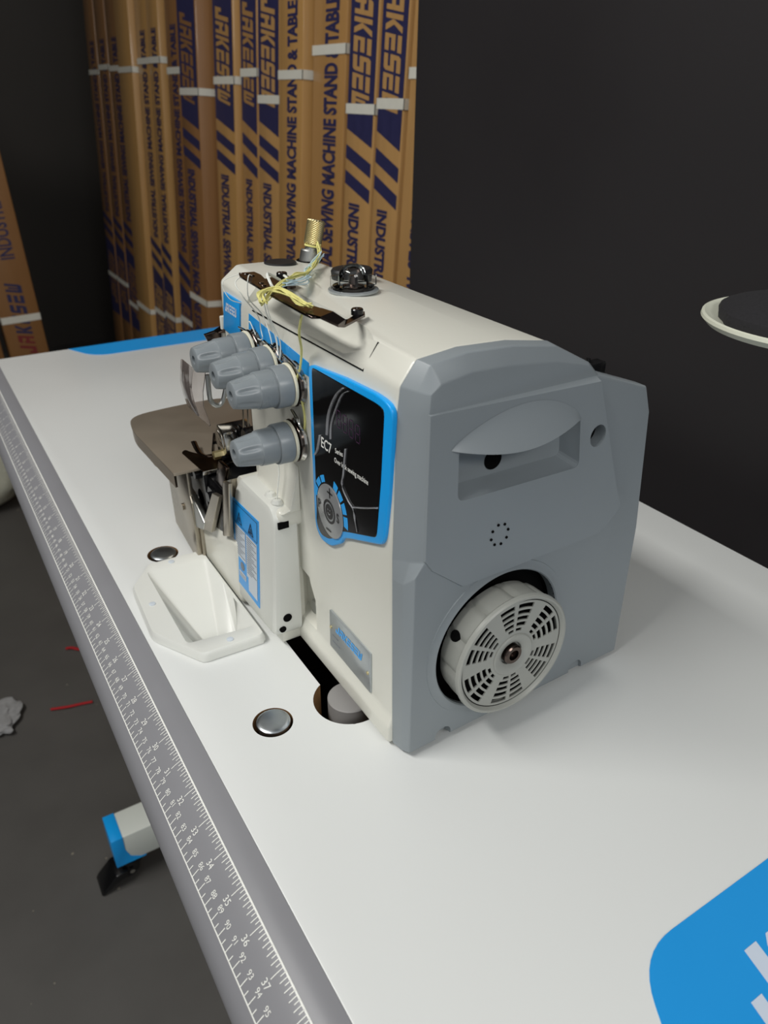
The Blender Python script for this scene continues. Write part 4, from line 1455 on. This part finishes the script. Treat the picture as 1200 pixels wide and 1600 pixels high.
def lpart(name, b, mats, parent, label=None, smooth=0):
    o = bpy.data.objects.new(name, bpy.data.meshes.new(name))
    col.objects.link(o)
    o.parent = parent
    finish(o, b, mats, None, smooth)
    if label:
        o['label'] = label
    return o


CARTONS = [
    # y0, y1, face x at height 0.2, kind, depth, board, upper strap, lower strap, label
    (-.012, .084, .705, 'down', .11, 2, .392, -.30, 'brown carton at right end of the row, half hidden by black wall panel'),
    (.0885, .176, .700, 'up', .10, 2, .346, -.31, 'brown carton with navy logo block, rightmost of the logo fronts'),
    (.184, .288, .700, 'up', .10, 2, .336, -.30, 'brown carton with navy logo block, second logo front from right end'),
    (.308, .444, .705, 'down', .11, 1, .435, -.29, 'wide brown carton with upward lettering, right of two lettered fronts'),
    (.460, .575, .690, 'down', .12, 0, .394, -.30, 'yellowish creased carton with upward lettering, left of the wide lettered one'),
    (.592, .710, .700, 'up', .11, 2, .347, -.30, 'brown carton with navy logo front just left of the creased carton'),
    (.714, .812, .700, 'up', .11, 1, .401, -.30, 'narrow logo-front carton in the middle of a group of three logo fronts'),
    (.830, .965, .690, 'up', .12, 0, .386, -.28, 'logo-front carton directly beside the plain-sided protruding carton'),
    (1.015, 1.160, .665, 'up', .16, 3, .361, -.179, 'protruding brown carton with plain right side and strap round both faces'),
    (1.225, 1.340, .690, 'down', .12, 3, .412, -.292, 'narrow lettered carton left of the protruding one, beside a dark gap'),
    (1.405, 1.515, .690, 'down', .12, 0, .442, -.317, 'lettered carton just left of the dark gap, right of a pair'),
    (1.530, 1.655, .695, 'down', .12, 0, .442, -.332, 'lettered carton left of a pair, next to the plain tan strip'),
    (1.672, 1.835, .680, 'plain', .12, 0, .421, -.347, 'plain tan unprinted carton between lettered and dim cartons'),
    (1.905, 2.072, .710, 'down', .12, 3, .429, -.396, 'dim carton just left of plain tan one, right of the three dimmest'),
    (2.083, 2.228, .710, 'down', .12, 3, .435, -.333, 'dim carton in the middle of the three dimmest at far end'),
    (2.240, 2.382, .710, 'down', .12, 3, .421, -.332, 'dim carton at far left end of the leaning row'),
]
ang = math.atan(LEAN)
for (y0, y1, xf, kind, d, brd, s1, s2, lab_) in CARTONS:
    xfl = xf + (FZ - 0.2) * LEAN
    root = thing('carton', lab_, 'carton', (xfl, y0, FZ), 'long brown cartons leaning in a row')
    w = y1 - y0
    root.rotation_euler = (0, ang, 0)
    b = B()
    b.box(0, d, 0, w, 0, CL, bevel=0.0035, seg=2)
    carton_face(b, w, kind, 1)
    if kind == 'down' and y0 < 0.5 or kind == 'plain':
        pass
    if xf < 0.67:
        pass
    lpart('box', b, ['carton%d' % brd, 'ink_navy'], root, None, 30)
    for s in (s1, s2):
        lpart('strap', strap(root, w, d, (s - FZ) / math.cos(ang)), 'strap', root, 'white strapping band')

# two more cartons standing beyond the far left corner of the table
for (xa, xb, yy, lab_, first) in ((0.1690, 0.2985, 1.80, 'brown carton with dark and red lettering standing beyond far left table corner', True),
                                 (0.020, 0.1500, 1.83, 'brown carton mostly cut off by the left photo edge', False)):
    root = thing('carton', lab_, 'carton', (xa, yy, FZ), 'standing cartons at the left')
    w = xb - xa
    root.rotation_euler = (0, rad(-1.6), 0)
    b = B()
    hh = 1.25
    b.box(0, w, 0, 0.12, 0, hh, bevel=0.004, seg=2)
    g = lambda u, v: (w * 0.72 - v, -0.0006, u)
    # lettering reads upwards, letter tops towards the left
    b.text('INDUSTRIAL SEWING MACHINE STAND', 0.062, lambda u, v: g(0.605 + u * 0.66, v), 1, 0.02)
    for k, ch in enumerate('JAKESEW'):
        for poly in LOGO[ch]:
            mi = 2 if k < 2 else 1
            b.flat([[(0.245 + (k * 0.036) + uu * 0.030 + 0.012 * vv, vv * 0.052) for uu, vv in poly]], lambda u, v: (w * 0.70 - v, -0.0006, u + 0.03), mi)
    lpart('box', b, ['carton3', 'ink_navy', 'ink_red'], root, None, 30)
    b = B()
    z, t, h = 0.405 if first else 0.36, 0.0016, 0.012
    b.box(-t, w + t, -t, 0, z - h, z + h)
    b.box(-t, 0, -t, 0.12, z - h, z + h)
    b.box(w, w + t, -t, 0.12, z - h, z + h)
    lpart('strap', b, 'strap', root, 'white strapping band')

# ---------------------------------------------------------------- thread stand at the right
ts = thing('thread_stand', 'cream thread stand dish with black foam pad at the right edge', 'thread stand', (0.47, -0.985, 0.0))
PXc, PYc, PZc, PR = 0.42, -0.870, 0.2335, 0.0725
b = B()
b.lathe([(0.012, 0.0), (0.014, -0.010)], 'z', (PXc, PYc, PZc - 0.006), 24)
b.lathe([(0.010, -0.0065), (PR - 0.020, -0.0060), (PR - 0.004, -0.0030), (PR, 0.0010), (PR - 0.0004, 0.0030), (PR - 0.0022, 0.0036), (PR - 0.0044, 0.0026), (PR - 0.010, 0.0), (0.01, -0.0012)], 'z', (PXc, PYc, PZc), 72)
dish = part('spool_dish', b, 'dish', ts, 'cream plastic dish')
b = B()
b.lathe([(0.001, 0.0), (PR - 0.0110, 0.0002), (PR - 0.0105, 0.0035), (PR - 0.0118, 0.0070), (PR - 0.0160, 0.0098), (PR - 0.026, 0.0130), (PR - 0.040, 0.0155), (0.008, 0.0168), (0.001, 0.0168)], 'z', (PXc, PYc, PZc), 60,
        mod=lambda r, h, t, k: r + (0.0009 * math.sin(7 * t + 1) + 0.0006 * math.sin(17 * t) if r > 0.02 else 0))
part('foam_pad', b, 'foam', dish, 'speckled black foam pad')
b = B()
b.tube([(PXc, PYc, PZc - 0.014), (PXc + 0.012, PYc - 0.03, PZc - 0.020), (0.47, -0.985, PZc - 0.03)], 0.005, 12)
part('arm', b, 'steel', ts)
b = B()
b.lathe([(0.022, 0.0), (0.022, 0.006), (0.008, 0.010), (0.0075, 0.40), (0.006, 0.402)], 'z', (0.47, -0.985, 0), 24)
part('rod', b, 'steel', ts)

# ---------------------------------------------------------------- things on the floor
b = B()
bm = bmesh.new()
bmesh.ops.create_icosphere(bm, subdivisions=4, radius=1.0)
for v in bm.verts:
    p = v.co.copy()
    s = 5.0
    e = Vector([math.copysign(abs(c) ** 0.55, c) for c in p])
    k = 1 + 0.06 * mnoise.noise(p * 2.3) + 0.03 * mnoise.noise(p * 6.1)
    v.co = Vector((-0.105 + 0.190 * e.x * k, 1.30 + 0.19 * e.y * k, FZ + 0.005 + 0.17 * (1 + max(e.z, -0.98) * k)))
b.merge(bm)
solo('wrapped_bundle', b, 'wrap', 'whitish plastic wrapped bundle on the floor left of the table', 'bundle', smooth=60)
b = B(); b.tube(bez([(-.0558, .2056, FZ + .003), (-.040, .199, FZ + .004), (-.0206, .1929, FZ + .004), (.0, .190, FZ + .003), (.0224, .1843, FZ + .003)], 5), 0.0036, 6, flat=0.7)
solo('thread_scrap', b, 'red_thread', 'long red thread scrap lying on the dark floor', 'thread scrap', 'red thread scraps')
b = B(); b.tube(bez([(.0120, .392, FZ + .003), (.024, .385, FZ + .005), (.0385, .372, FZ + .003), (.060, .366, FZ + .003)], 5), 0.0045, 6, flat=0.6)
solo('thread_scrap', b, 'red_thread', 'short red thread scrap partly under the ruler edge', 'thread scrap', 'red thread scraps')
b = B()
rr = random.Random(11)
bm = bmesh.new()
bmesh.ops.create_icosphere(bm, subdivisions=4, radius=1.0)
for v in bm.verts:
    p = v.co.copy()
    k = 1 + 0.45 * mnoise.noise(p * 2.2) + 0.25 * mnoise.noise(p * 5.0)
    v.co = Vector((-0.165 + 0.05 * p.x * k, 0.225 + 0.055 * p.y * k, FZ + 0.006 + 0.006 * (1 + p.z * k)))
b.merge(bm)
solo('lint_scrap', b, 'lint', 'crumpled grey lint scrap on the floor at the left photo edge', 'lint', smooth=60)
